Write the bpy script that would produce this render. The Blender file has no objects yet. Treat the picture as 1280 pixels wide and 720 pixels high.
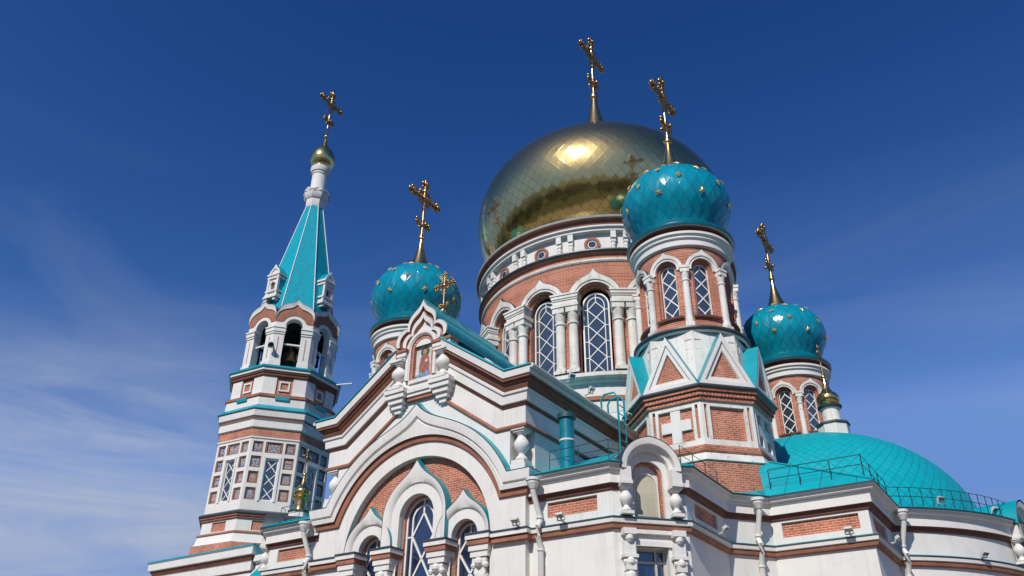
import bpy, bmesh, math, random
from math import sin, cos, pi, sqrt, atan2, hypot
from mathutils import Vector, Matrix

R = math.radians
random.seed(7)
sc = bpy.context.scene
COL = sc.collection

# ------------------------------------------------------------------ camera
CAM_POS = Vector((16.4558, -32.8750, 1.6))
CAM_F, CAM_PITCH, CAM_ROLL, CAM_YAW = 1017.075, 0.53276, 0.010644, -0.595484
cam_d = bpy.data.cameras.new("camera")
cam = bpy.data.objects.new("camera", cam_d)
COL.objects.link(cam)
Fv = Vector((sin(CAM_YAW) * cos(CAM_PITCH), cos(CAM_YAW) * cos(CAM_PITCH), sin(CAM_PITCH)))
Rv = Vector((cos(CAM_YAW), -sin(CAM_YAW), 0))
Uv = Rv.cross(Fv)
R2 = Rv * cos(CAM_ROLL) + Uv * sin(CAM_ROLL)
U2 = -Rv * sin(CAM_ROLL) + Uv * cos(CAM_ROLL)
m = Matrix((R2, U2, -Fv)).transposed().to_4x4()
m.translation = CAM_POS
cam.matrix_world = m
cam_d.sensor_width = 36.0
cam_d.lens = CAM_F / 1280 * 36
cam_d.clip_start, cam_d.clip_end = 0.1, 4000
sc.camera = cam

# ------------------------------------------------------------------ sky, sun, exposure
SUN_EL, SUN_AZ = 42.0, 8.5            # azimuth measured from south (-y) towards east (+x)
w = bpy.data.worlds.new("World")
sc.world = w
w.use_nodes = True
nt = w.node_tree
nt.nodes.clear()
N = nt.nodes.new
L = nt.links.new
out = N("ShaderNodeOutputWorld")
bg = N("ShaderNodeBackground")
bg.inputs["Strength"].default_value = 0.085
sky = N("ShaderNodeTexSky")
sky.sky_type = 'NISHITA'
sky.sun_disc = False
sky.sun_elevation = R(SUN_EL)
sky.sun_rotation = R(180 - SUN_AZ)
sky.air_density = 1.0
sky.dust_density = 0.25
sky.ozone_density = 3.0
# thin cirrus: a noise on the view direction, laid on the sky
tc = N("ShaderNodeTexCoord")
mp = N("ShaderNodeMapping")
mp.inputs["Rotation"].default_value = (0, R(12), R(25))
mp.inputs["Scale"].default_value = (1.2, 2.6, 7.5)
nz = N("ShaderNodeTexNoise")
nz.inputs["Scale"].default_value = 1.5
nz.inputs["Detail"].default_value = 7
nz.inputs["Roughness"].default_value = 0.55
nz.inputs["Distortion"].default_value = 0.6
cr = N("ShaderNodeValToRGB")
cr.color_ramp.elements[0].position = 0.44
cr.color_ramp.elements[0].color = (0, 0, 0, 1)
cr.color_ramp.elements[1].position = 0.86
cr.color_ramp.elements[1].color = (1, 1, 1, 1)
sx = N("ShaderNodeSeparateXYZ")
low = N("ShaderNodeMapRange")          # cirrus gathers low in the sky
low.inputs["From Min"].default_value = 0.60
low.inputs["From Max"].default_value = 0.20
low.inputs["To Min"].default_value = 0.0
low.inputs["To Max"].default_value = 0.45
mul = N("ShaderNodeMath")
mul.operation = 'MULTIPLY'
sep = N("ShaderNodeSeparateColor")     # deeper, more saturated blue than the clear-air model gives
com = N("ShaderNodeCombineColor")
L(sky.outputs["Color"], sep.inputs["Color"])
for i, (gam, k, hi) in enumerate(((2.8, 0.435, 1.7), (1.87, 0.475, 3.3), (1.5, 0.72, 7.4))):
    pw = N("ShaderNodeMath")
    pw.operation = 'POWER'
    pw.inputs[1].default_value = gam
    ml = N("ShaderNodeMath")
    ml.operation = 'MULTIPLY'
    ml.inputs[1].default_value = k
    mn = N("ShaderNodeMath")
    mn.operation = 'MINIMUM'
    mn.inputs[1].default_value = hi
    L(sep.outputs[i], pw.inputs[0])
    L(pw.outputs[0], ml.inputs[0])
    L(ml.outputs[0], mn.inputs[0])
    L(mn.outputs[0], com.inputs[i])
mix = N("ShaderNodeMix")
mix.data_type = 'RGBA'
mix.inputs["B"].default_value = (4.9, 5.6, 7.3, 1)
L(tc.outputs["Generated"], mp.inputs["Vector"])
L(mp.outputs["Vector"], nz.inputs["Vector"])
L(nz.outputs["Fac"], cr.inputs["Fac"])
L(tc.outputs["Generated"], sx.inputs["Vector"])
L(sx.outputs["Z"], low.inputs["Value"])
# a brighter bank of thin cloud low in the west-north-west
nrmz = N("ShaderNodeVectorMath")
nrmz.operation = 'NORMALIZE'
dotp = N("ShaderNodeVectorMath")
dotp.operation = 'DOT_PRODUCT'
dotp.inputs[1].default_value = (-0.892, 0.445, 0.075)
bank = N("ShaderNodeMapRange")
bank.interpolation_type = 'SMOOTHSTEP'
bank.inputs["From Min"].default_value = 0.92
bank.inputs["From Max"].default_value = 0.990
bank.inputs["To Min"].default_value = 0.0
bank.inputs["To Max"].default_value = 1.0
mp2 = N("ShaderNodeMapping")
mp2.inputs["Location"].default_value = (0.3, 1.7, 0.2)
mp2.inputs["Rotation"].default_value = (R(8), R(-6), 0)
mp2.inputs["Scale"].default_value = (2.0, 2.0, 11.0)
nz2 = N("ShaderNodeTexNoise")
nz2.inputs["Scale"].default_value = 1.7
nz2.inputs["Detail"].default_value = 8
nz2.inputs["Roughness"].default_value = 0.6
nz2.inputs["Distortion"].default_value = 0.8
rm2 = N("ShaderNodeMapRange")
rm2.inputs["From Min"].default_value = 0.34
rm2.inputs["From Max"].default_value = 0.72
rm2.inputs["To Min"].default_value = 0.22
rm2.inputs["To Max"].default_value = 1.0
bmul = N("ShaderNodeMath")
bmul.operation = 'MULTIPLY'
badd = N("ShaderNodeMath")
badd.operation = 'ADD'
badd.use_clamp = True
L(tc.outputs["Generated"], nrmz.inputs[0])
L(nrmz.outputs[0], dotp.inputs[0])
L(dotp.outputs["Value"], bank.inputs["Value"])
L(tc.outputs["Generated"], mp2.inputs["Vector"])
L(mp2.outputs["Vector"], nz2.inputs["Vector"])
L(nz2.outputs["Fac"], rm2.inputs["Value"])
L(bank.outputs["Result"], bmul.inputs[0])
L(rm2.outputs["Result"], bmul.inputs[1])
L(cr.outputs["Color"], mul.inputs[0])
L(low.outputs["Result"], mul.inputs[1])
L(mul.outputs["Value"], badd.inputs[0])
L(bmul.outputs["Value"], badd.inputs[1])
L(com.outputs["Color"], mix.inputs["A"])
L(badd.outputs["Value"], mix.inputs["Factor"])
L(mix.outputs["Result"], bg.inputs["Color"])
L(bg.outputs["Background"], out.inputs["Surface"])

sun_d = bpy.data.lights.new("sun", 'SUN')
sun_d.energy = 4.2
sun_d.angle = R(0.53)
sun_d.color = (1.0, 0.95, 0.87)
sun = bpy.data.objects.new("sun", sun_d)
COL.objects.link(sun)
sdir = Vector((sin(R(SUN_AZ)) * cos(R(SUN_EL)), -cos(R(SUN_AZ)) * cos(R(SUN_EL)), sin(R(SUN_EL))))
sun.rotation_euler = sdir.to_track_quat('Z', 'Y').to_euler()
sun.location = (0, 0, 60)

sc.view_settings.view_transform = 'Standard'
sc.view_settings.look = 'None'
sc.view_settings.gamma = 1
sc.view_settings.use_curve_mapping = False
sc.view_settings.exposure = 0.0
sc.render.engine = 'CYCLES'
sc.cycles.max_bounces = 8
sc.cycles.glossy_bounces = 4
sc.cycles.caustics_reflective = False
sc.cycles.caustics_refractive = False

# ------------------------------------------------------------------ materials
def new_mat(name):
    mt = bpy.data.materials.new(name)
    mt.use_nodes = True
    t = mt.node_tree
    b = t.nodes["Principled BSDF"]
    return mt, t, b

def node(t, kind, **kw):
    n = t.nodes.new(kind)
    for k, v in kw.items():
        if k in n.inputs:
            n.inputs[k].default_value = v
        else:
            setattr(n, k, v)
    return n

def mixc(t, fac, a, b, blend='MIX'):
    mx = t.nodes.new("ShaderNodeMix")
    mx.data_type = 'RGBA'
    mx.blend_type = blend
    for sock, v in (("Factor", fac), ("A", a), ("B", b)):
        if hasattr(v, "is_output") or isinstance(v, bpy.types.NodeSocket):
            t.links.new(v, mx.inputs[sock])
        else:
            mx.inputs[sock].default_value = v
    return mx.outputs["Result"]

def ramp(t, src, stops):
    r = t.nodes.new("ShaderNodeValToRGB")
    e = r.color_ramp.elements
    while len(e) < len(stops):
        e.new(0.5)
    for i, (p, c) in enumerate(stops):
        e[i].position = p
        e[i].color = c if len(c) == 4 else (*c, 1)
    t.links.new(src, r.inputs["Fac"])
    return r.outputs["Color"]

def math_n(t, op, a, b=0.0):
    n = t.nodes.new("ShaderNodeMath")
    n.operation = op
    for i, v in enumerate((a, b)):
        if isinstance(v, bpy.types.NodeSocket):
            t.links.new(v, n.inputs[i])
        else:
            n.inputs[i].default_value = v
    return n.outputs[0]

def g3(v):
    return (v, v, v, 1)

def plaster(name, base, dirt, streak=0.35, blotch=0.25, rough=0.85, wear=None):
    """Painted plaster: faint blotches, rain streaks that run down, fine grain; wear adds flaked grey-brown patches."""
    mt, t, b = new_mat(name)
    geo = node(t, "ShaderNodeNewGeometry")
    n1 = node(t, "ShaderNodeTexNoise", Scale=0.9, Detail=6, Roughness=0.6)
    t.links.new(geo.outputs["Position"], n1.inputs["Vector"])
    mp = node(t, "ShaderNodeMapping")
    mp.inputs["Scale"].default_value = (5.5, 5.5, 0.35)
    t.links.new(geo.outputs["Position"], mp.inputs["Vector"])
    n2 = node(t, "ShaderNodeTexNoise", Scale=1.0, Detail=5, Roughness=0.65)
    t.links.new(mp.outputs["Vector"], n2.inputs["Vector"])
    f1 = ramp(t, n1.outputs["Fac"], [(0.42, g3(0)), (0.75, g3(blotch))])
    f2 = ramp(t, n2.outputs["Fac"], [(0.52, g3(0)), (0.80, g3(streak))])
    c = mixc(t, f1, (*base, 1), (*dirt, 1))
    c = mixc(t, f2, c, (*dirt, 1))
    mq = node(t, "ShaderNodeMapping")
    mq.inputs["Scale"].default_value = (16, 16, 0.8)
    t.links.new(geo.outputs["Position"], mq.inputs["Vector"])
    nq = node(t, "ShaderNodeTexNoise", Scale=1.0, Detail=4, Roughness=0.6)
    t.links.new(mq.outputs["Vector"], nq.inputs["Vector"])
    nb = node(t, "ShaderNodeTexNoise", Scale=0.45, Detail=3)
    t.links.new(geo.outputs["Position"], nb.inputs["Vector"])
    fq = math_n(t, 'MULTIPLY', ramp(t, nq.outputs["Fac"], [(0.5, g3(0)), (0.72, g3(0.38))]), ramp(t, nb.outputs["Fac"], [(0.48, g3(0)), (0.66, g3(1))]))
    c = mixc(t, fq, c, (*dirt, 1))
    if wear:
        n3 = node(t, "ShaderNodeTexNoise", Scale=5.0, Detail=8, Roughness=0.7)
        t.links.new(geo.outputs["Position"], n3.inputs["Vector"])
        f3 = ramp(t, n3.outputs["Fac"], [(wear[0], g3(0)), (wear[0] + 0.07, g3(wear[1]))])
        c = mixc(t, f3, c, (*wear[2], 1))
    t.links.new(c, b.inputs["Base Color"])
    b.inputs["Roughness"].default_value = rough
    n4 = node(t, "ShaderNodeTexNoise", Scale=14, Detail=5)
    t.links.new(geo.outputs["Position"], n4.inputs["Vector"])
    bp = node(t, "ShaderNodeBump", Strength=0.25, Distance=0.02)
    t.links.new(n4.outputs["Fac"], bp.inputs["Height"])
    t.links.new(bp.outputs["Normal"], b.inputs["Normal"])
    return mt

def brick(name, c1, c2, mortar, bw=0.215, rh=0.070):
    mt, t, b = new_mat(name)
    uv = node(t, "ShaderNodeUVMap")
    br = node(t, "ShaderNodeTexBrick", Scale=1.0)
    br.inputs["Brick Width"].default_value = bw
    br.inputs["Row Height"].default_value = rh
    br.inputs["Mortar Size"].default_value = 0.011
    br.inputs["Mortar Smooth"].default_value = 0.2
    br.inputs["Bias"].default_value = 0.0
    br.inputs["Color1"].default_value = (*c1, 1)
    br.inputs["Color2"].default_value = (*c2, 1)
    br.inputs["Mortar"].default_value = (*mortar, 1)
    t.links.new(uv.outputs["UV"], br.inputs["Vector"])
    geo = node(t, "ShaderNodeNewGeometry")
    n1 = node(t, "ShaderNodeTexNoise", Scale=1.1, Detail=6, Roughness=0.65)
    t.links.new(geo.outputs["Position"], n1.inputs["Vector"])
    f = ramp(t, n1.outputs["Fac"], [(0.35, g3(0.74)), (0.72, g3(1.18))])
    c = mixc(t, 1.0, br.outputs["Color"], f, 'MULTIPLY')
    n2 = node(t, "ShaderNodeTexNoise", Scale=2.3, Detail=7, Roughness=0.7)
    t.links.new(geo.outputs["Position"], n2.inputs["Vector"])
    c = mixc(t, ramp(t, n2.outputs["Fac"], [(0.54, g3(0)), (0.72, g3(0.30))]), c, (0.55, 0.36, 0.27, 1))
    n3 = node(t, "ShaderNodeTexNoise", Scale=7.0, Detail=3)
    t.links.new(uv.outputs["UV"], n3.inputs["Vector"])
    c = mixc(t, ramp(t, n3.outputs["Fac"], [(0.58, g3(0)), (0.64, g3(0.5))]), c, (0.20, 0.070, 0.045, 1))
    t.links.new(c, b.inputs["Base Color"])
    b.inputs["Roughness"].default_value = 0.88
    bp = node(t, "ShaderNodeBump", Strength=0.5, Distance=0.012)
    bp.invert = True
    t.links.new(br.outputs["Fac"], bp.inputs["Height"])
    t.links.new(bp.outputs["Normal"], b.inputs["Normal"])
    return mt

def tiles(name, col, col2, seam, rough, metal, tilt, line=0.05, coat=0.0, diag=True, rvar=0.0, spec=0.3, sb=0.8, facet=0.0):
    """Sheet-metal tiles on the UV lattice: every tile sits at its own slight tilt, thin seams between them."""
    mt, t, b = new_mat(name)
    uv = node(t, "ShaderNodeUVMap")
    sep = node(t, "ShaderNodeSeparateXYZ")
    t.links.new(uv.outputs["UV"], sep.inputs["Vector"])
    if diag:
        a = math_n(t, 'ADD', sep.outputs[0], sep.outputs[1])
        bb = math_n(t, 'SUBTRACT', sep.outputs[0], sep.outputs[1])
    else:
        a, bb = sep.outputs[0], sep.outputs[1]
    fa, fb = math_n(t, 'FLOOR', a), math_n(t, 'FLOOR', bb)
    ra, rb = math_n(t, 'FRACT', a), math_n(t, 'FRACT', bb)
    cell = node(t, "ShaderNodeCombineXYZ")
    t.links.new(fa, cell.inputs[0])
    t.links.new(fb, cell.inputs[1])
    wn = node(t, "ShaderNodeTexWhiteNoise")
    wn.noise_dimensions = '3D'
    t.links.new(cell.outputs[0], wn.inputs["Vector"])
    # distance to the nearest seam
    da = math_n(t, 'SUBTRACT', 0.5, math_n(t, 'ABSOLUTE', math_n(t, 'SUBTRACT', ra, 0.5)))
    db = math_n(t, 'SUBTRACT', 0.5, math_n(t, 'ABSOLUTE', math_n(t, 'SUBTRACT', rb, 0.5)))
    dm = math_n(t, 'MINIMUM', da, db)
    sm = ramp(t, dm, [(line * 0.35, g3(1)), (line, g3(0))])
    v = math_n(t, 'ADD', math_n(t, 'MULTIPLY', wn.outputs["Value"], 1.0), 0.0)
    c = mixc(t, v, (*col, 1), (*col2, 1))
    geo = node(t, "ShaderNodeNewGeometry")
    n1 = node(t, "ShaderNodeTexNoise", Scale=1.3, Detail=4)
    t.links.new(geo.outputs["Position"], n1.inputs["Vector"])
    c = mixc(t, ramp(t, n1.outputs["Fac"], [(0.35, g3(0)), (0.8, g3(0.35))]), c, (*col2, 1))
    mpd = node(t, "ShaderNodeMapping")
    mpd.inputs["Scale"].default_value = (4.0, 4.0, 0.5)
    t.links.new(geo.outputs["Position"], mpd.inputs["Vector"])
    nd = node(t, "ShaderNodeTexNoise", Scale=1.0, Detail=6, Roughness=0.65)
    t.links.new(mpd.outputs["Vector"], nd.inputs["Vector"])
    if not metal:                              # fading and run-off marks on the paint
        c = mixc(t, ramp(t, nd.outputs["Fac"], [(0.50, g3(0)), (0.78, g3(0.45))]), c, (0.03, 0.40, 0.46, 1))
        c = mixc(t, ramp(t, nd.outputs["Fac"], [(0.25, g3(0.4)), (0.42, g3(0))]), c, (0.0, col[1] * .5, col[2] * .5, 1))
    c = mixc(t, sm, c, (*seam, 1))
    t.links.new(c, b.inputs["Base Color"])
    b.inputs["Metallic"].default_value = metal
    b.inputs["Specular IOR Level"].default_value = 0.5 if metal else spec
    rr = math_n(t, 'ADD', math_n(t, 'MULTIPLY', sm, 0.35), math_n(t, 'ADD', math_n(t, 'MULTIPLY', wn.outputs["Value"], rvar), rough))
    t.links.new(rr, b.inputs["Roughness"])
    if coat:
        b.inputs["Coat Weight"].default_value = coat
        b.inputs["Coat Roughness"].default_value = 0.06
    # tilt
    sub = node(t, "ShaderNodeVectorMath", operation='SUBTRACT')
    sub.inputs[1].default_value = (0.5, 0.5, 0.5)
    t.links.new(wn.outputs["Color"], sub.inputs[0])
    scl = node(t, "ShaderNodeVectorMath", operation='SCALE')
    scl.inputs["Scale"].default_value = tilt
    t.links.new(sub.outputs[0], scl.inputs[0])
    add = node(t, "ShaderNodeVectorMath", operation='ADD')
    # gentle pillowing of the sheet inside each tile
    n5 = node(t, "ShaderNodeTexNoise", Scale=1.6, Detail=2)
    t.links.new(geo.outputs["Position"], n5.inputs["Vector"])
    bp = node(t, "ShaderNodeBump", Strength=0.6, Distance=0.02)
    hh = math_n(t, 'ADD', math_n(t, 'MULTIPLY', sm, -sb), math_n(t, 'MULTIPLY', n5.outputs["Fac"], 0.9))
    t.links.new(hh, bp.inputs["Height"])
    fm = node(t, "ShaderNodeMix", data_type='VECTOR')
    fm.inputs["Factor"].default_value = facet
    t.links.new(bp.outputs["Normal"], fm.inputs[4])
    t.links.new(geo.outputs["True Normal"], fm.inputs[5])
    t.links.new(fm.outputs[1], add.inputs[0])
    t.links.new(scl.outputs[0], add.inputs[1])
    nrm = node(t, "ShaderNodeVectorMath", operation='NORMALIZE')
    t.links.new(add.outputs[0], nrm.inputs[0])
    t.links.new(nrm.outputs[0], b.inputs["Normal"])
    if coat:
        t.links.new(nrm.outputs[0], b.inputs["Coat Normal"])
    if metal:                                  # dull, dusty share of the gilding: a broader sheen
        b2 = node(t, "ShaderNodeBsdfPrincipled", Metallic=1.0, Roughness=0.36)
        t.links.new(c, b2.inputs["Base Color"])
        t.links.new(nrm.outputs[0], b2.inputs["Normal"])
        ms = node(t, "ShaderNodeMixShader")
        ms.inputs[0].default_value = 0.15
        t.links.new(b.outputs[0], ms.inputs[1])
        t.links.new(b2.outputs[0], ms.inputs[2])
        t.links.new(ms.outputs[0], t.nodes["Material Output"].inputs["Surface"])
    return mt

def plain(name, col, rough=0.6, metal=0.0, var=0.25, coat=0.0, scale=2.0, bump=0.15):
    mt, t, b = new_mat(name)
    geo = node(t, "ShaderNodeNewGeometry")
    n1 = node(t, "ShaderNodeTexNoise", Scale=scale, Detail=5, Roughness=0.6)
    t.links.new(geo.outputs["Position"], n1.inputs["Vector"])
    c = mixc(t, 1.0, (*col, 1), ramp(t, n1.outputs["Fac"], [(0.3, g3(1 - var)), (0.7, g3(1 + var * 0.5))]), 'MULTIPLY')
    t.links.new(c, b.inputs["Base Color"])
    b.inputs["Roughness"].default_value = rough
    b.inputs["Metallic"].default_value = metal
    b.inputs["Coat Weight"].default_value = coat
    if bump:
        n4 = node(t, "ShaderNodeTexNoise", Scale=9, Detail=4)
        t.links.new(geo.outputs["Position"], n4.inputs["Vector"])
        bp = node(t, "ShaderNodeBump", Strength=bump, Distance=0.02)
        t.links.new(n4.outputs["Fac"], bp.inputs["Height"])
        t.links.new(bp.outputs["Normal"], b.inputs["Normal"])
    return mt

def glass(name, col, rough=0.04):
    mt, t, b = new_mat(name)
    b.inputs["Base Color"].default_value = (*col, 1)
    b.inputs["Roughness"].default_value = rough
    b.inputs["IOR"].default_value = 2.3
    geo = node(t, "ShaderNodeNewGeometry")
    n4 = node(t, "ShaderNodeTexNoise", Scale=1.4, Detail=2)
    t.links.new(geo.outputs["Position"], n4.inputs["Vector"])
    bp = node(t, "ShaderNodeBump", Strength=0.35, Distance=0.06)
    t.links.new(n4.outputs["Fac"], bp.inputs["Height"])
    t.links.new(bp.outputs["Normal"], b.inputs["Normal"])
    return mt

def majolica(name):
    """Glazed relief tile: terracotta field, white and blue petals round the middle, pattern differs from tile to tile."""
    mt, t, b = new_mat(name)
    uv = node(t, "ShaderNodeUVMap")
    oi = node(t, "ShaderNodeObjectInfo")
    sep = node(t, "ShaderNodeSeparateXYZ")
    t.links.new(uv.outputs["UV"], sep.inputs["Vector"])
    ax = math_n(t, 'ABSOLUTE', sep.outputs[0])
    v = node(t, "ShaderNodeCombineXYZ")
    t.links.new(ax, v.inputs[0])
    t.links.new(sep.outputs[1], v.inputs[1])
    t.links.new(math_n(t, 'MULTIPLY', oi.outputs["Random"], 37.0), v.inputs[2])
    vo = node(t, "ShaderNodeTexVoronoi", Scale=7.0)
    t.links.new(v.outputs[0], vo.inputs["Vector"])
    nz = node(t, "ShaderNodeTexNoise", Scale=6.0, Detail=2)
    t.links.new(v.outputs[0], nz.inputs["Vector"])
    c1 = ramp(t, vo.outputs["Distance"], [(0.25, (0.62, 0.60, 0.56)), (0.42, (0.30, 0.15, 0.10)), (0.6, (0.42, 0.30, 0.24))])
    blue = ramp(t, oi.outputs["Random"], [(0.3, (0.05, 0.15, 0.34)), (0.45, (0.14, 0.32, 0.40)), (0.6, (0.30, 0.16, 0.10)), (0.8, (0.07, 0.17, 0.33))])
    c = mixc(t, ramp(t, nz.outputs["Fac"], [(0.50, g3(0)), (0.56, g3(1))]), c1, blue)
    t.links.new(c, b.inputs["Base Color"])
    b.inputs["Roughness"].default_value = 0.3
    return mt

WHITE = plaster("white_plaster", (0.72, 0.70, 0.66), (0.44, 0.40, 0.34), 0.34, 0.22)
OLDWHITE = plaster("weathered_white_plaster", (0.76, 0.73, 0.67), (0.34, 0.29, 0.23), 0.65, 0.40, wear=(0.58, 0.6, (0.30, 0.27, 0.23)))
BRICK = brick("red_brick", (0.56, 0.160, 0.078), (0.38, 0.092, 0.046), (0.60, 0.38, 0.28))
BROWN = plain("brown_moulding_and_shade", (0.185, 0.070, 0.045), 0.8, var=0.3)  # brown moulding paint, darkened as the terracotta bands look in shade
TERRA = plain("terracotta_painted_moulding", (0.34, 0.135, 0.080), 0.8, var=0.3)
SLATE = plain("grey_metal_flashing", (0.10, 0.11, 0.115), 0.45, 0.6)
TEAL = tiles("turquoise_sheet_metal", (0.0, 0.36, 0.42), (0.003, 0.30, 0.36), (0.0, 0.15, 0.18), 0.34, 0.0, 0.05, line=0.02, diag=False, rvar=0.08)
TEALP = plain("turquoise_paint", (0.0, 0.30, 0.36), 0.4, var=0.2)
TEALD = plain("deep_turquoise_paint", (0.0, 0.125, 0.175), 0.3, var=0.25)
VENTP = plain("vent_shaded_turquoise", (0.0, 0.19, 0.25), 0.35, var=0.25)  # turquoise darkened to carry the shade on the vent stack
DRIP = plain("dark_turquoise_drip_edge", (0.004, 0.05, 0.065), 0.5, var=0.3)
ONION = tiles("turquoise_dome_tiles", (0.0, 0.285, 0.390), (0.001, 0.215, 0.310), (0.0, 0.10, 0.15), 0.20, 0.0, 0.05, line=0.038, coat=0.22, rvar=0.06, facet=0.40)
APSET = tiles("turquoise_lozenge_roof", (0.0, 0.37, 0.43), (0.003, 0.325, 0.385), (0.0, 0.18, 0.22), 0.36, 0.0, 0.08, line=0.05, rvar=0.08)
TENT = tiles("turquoise_tent_tiles", (0.0, 0.38, 0.48), (0.003, 0.32, 0.41), (0.0, 0.20, 0.26), 0.34, 0.0, 0.05, line=0.06, rvar=0.1)
GOLDT = tiles("gold_dome_tiles", (0.84, 0.61, 0.25), (0.76, 0.54, 0.21), (0.13, 0.08, 0.03), 0.10, 1.0, 0.022, line=0.024, rvar=0.03, sb=0.14, facet=0.30)
GOLD = plain("gilded_metal", (0.70, 0.48, 0.19), 0.24, 1.0, var=0.2)
STARG = plain("gilt_star", (0.62, 0.45, 0.14), 0.38, 0.35, var=0.1, bump=0)
GILT = plain("old_gilt_ornament", (0.50, 0.31, 0.13), 0.33, 1.0, var=0.5, scale=6)
GLASS = glass("dark_window_glass", (0.028, 0.040, 0.055))
GLASSB = glass("blue_window_glass", (0.008, 0.020, 0.055))
FRAME = plain("white_window_paint", (0.78, 0.77, 0.74), 0.5, var=0.08, bump=0)
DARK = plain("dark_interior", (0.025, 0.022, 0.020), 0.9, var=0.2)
BRONZE = plain("bell_bronze", (0.16, 0.11, 0.06), 0.35, 0.9)
PIPEW = plain("white_pipe_paint", (0.70, 0.68, 0.64), 0.45, var=0.12)
IRON = plain("dark_green_iron", (0.015, 0.07, 0.075), 0.5, var=0.2, bump=0)
LAMPG = plain("pale_lamp_housing", (0.55, 0.53, 0.50), 0.5, var=0.12)
MAJ = majolica("majolica_glaze")
CLOTH = plaster("weathered_niche_panel", (0.50, 0.46, 0.36), (0.30, 0.27, 0.20), 0.6, 0.6)
# ------------------------------------------------------------------ mesh helpers
class MB:
    """Collects faces of several materials; build() links them as ONE mesh object."""
    def __init__(s):
        s.v, s.f, s.m, s.u, s.mats = [], [], [], [], []
    def mi(s, mat):
        if mat not in s.mats:
            s.mats.append(mat)
        return s.mats.index(mat)
    def quad(s, pts, mat, uv=None):
        i = len(s.v)
        s.v += [tuple(p) for p in pts]
        s.f.append(tuple(range(i, i + len(pts))))
        s.m.append(s.mi(mat))
        s.u.append(uv)
    def grid(s, rows, mat, closed=False, uv=None):
        """rows of points -> quads; mat one material or one per strip; uv rows of (u, v), one column longer when closed."""
        n = len(rows[0])
        i0 = len(s.v)
        for r in rows:
            s.v += [tuple(p) for p in r]
        for j in range(len(rows) - 1):
            mt = mat[j] if isinstance(mat, (list, tuple)) else mat
            if mt is None:
                continue
            k = s.mi(mt)
            for i in range(n if closed else n - 1):
                i2 = (i + 1) % n
                s.f.append((i0 + j * n + i, i0 + j * n + i2, i0 + (j + 1) * n + i2, i0 + (j + 1) * n + i))
                s.m.append(k)
                s.u.append([uv[j][i], uv[j][i + 1], uv[j + 1][i + 1], uv[j + 1][i]] if uv else None)
    def box(s, lo, hi, mat, fn=None):
        x0, y0, z0 = lo
        x1, y1, z1 = hi
        c = [(x0, y0, z0), (x1, y0, z0), (x1, y1, z0), (x0, y1, z0), (x0, y0, z1), (x1, y0, z1), (x1, y1, z1), (x0, y1, z1)]
        if fn:
            c = [fn(*p) for p in c]
        for q in ((0, 3, 2, 1), (4, 5, 6, 7), (0, 1, 5, 4), (1, 2, 6, 5), (2, 3, 7, 6), (3, 0, 4, 7)):
            s.quad([c[k] for k in q], mat)
    def lathe(s, prof, mat, n=32, c=(0, 0), a0=0.0, a1=2 * pi, uvn=None, flat=None):
        """prof [(r, z)], mat one or one per strip; flat=rotation (deg) makes an n-gon whose corners lie on r. uvn: lozenges round the dome."""
        full = abs(a1 - a0 - 2 * pi) < 1e-6
        k = n if full else n + 1
        an = [a0 + (a1 - a0) * i / n for i in range(n + 1)]
        rows, uvs = [], []
        vv = 0.0
        rm = max(r for r, z in prof)
        for j, (r, z) in enumerate(prof):
            rows.append([(c[0] + r * sin(a), c[1] - r * cos(a), z) for a in an[:k]])
            if j:
                ds = hypot(r - prof[j - 1][0], z - prof[j - 1][1])
                vv += ds / max(0.5 * (r + prof[j - 1][0]), 0.04 * rm) * uvn / (2 * pi) if uvn else ds
            uvs.append([(a / (2 * pi) * uvn, vv) if uvn else (a * rm, z if abs(prof[0][1] - prof[-1][1]) > 0.01 else vv) for a in an])
        s.grid(rows, mat, full, uvs)
    def lozenges(s, prof, mat, n, stretch=1.0, c=(0, 0), dv=0.5):
        """Dome skin of flat lozenge sheets, n round the dome; every sheet is one planar face, UV cells follow the sheets."""
        vs = [0.0]
        rm = max(r for r, z in prof)
        for (ra, za), (rb, zb) in zip(prof, prof[1:]):
            vs.append(vs[-1] + hypot(rb - ra, zb - za) / max(.5 * (ra + rb), .10 * rm) * n / (2 * pi) / stretch)
        def at(v):
            for i in range(len(vs) - 1):
                if v <= vs[i + 1] + 1e-9:
                    f = (v - vs[i]) / max(vs[i + 1] - vs[i], 1e-9)
                    return prof[i][0] + (prof[i + 1][0] - prof[i][0]) * f, prof[i][1] + (prof[i + 1][1] - prof[i][1]) * f
            return prof[-1]
        K = int(vs[-1] / dv)
        P = lambda u, k: (c[0] + at(k * dv)[0] * sin(2 * pi * u / n), c[1] - at(k * dv)[0] * cos(2 * pi * u / n), at(k * dv)[1])
        for k in range(0, K):
            for i in range(n):
                u = i + (k % 2) * .5
                if k == 0:
                    q = [(u - .5, 1), (u, 0), (u + .5, 1)]
                    s.quad([P(x, 0) if y == 0 else P(x, y) for x, y in q], mat, [(x, y * dv) for x, y in q])
                    q = [(u, 0), (u + 1, 0), (u + .5, 1)]
                    s.quad([P(x, y) for x, y in q], mat, [(x, y * dv) for x, y in q])
                if k + 2 <= K:
                    q = [(u, k), (u + .5, k + 1), (u, k + 2), (u - .5, k + 1)]
                    s.quad([P(x, y) for x, y in q], mat, [(x, y * dv) for x, y in q])
        q = (K - 1 + (K - 1) % 1)
        top = (c[0], c[1], prof[-1][1])
        for k in (K - 1, K):
            for i in range(n):
                u = i + (k % 2) * .5
                s.quad([P(u, k), P(u + 1, k), top], mat, [(u, k * dv)] * 3)
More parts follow.
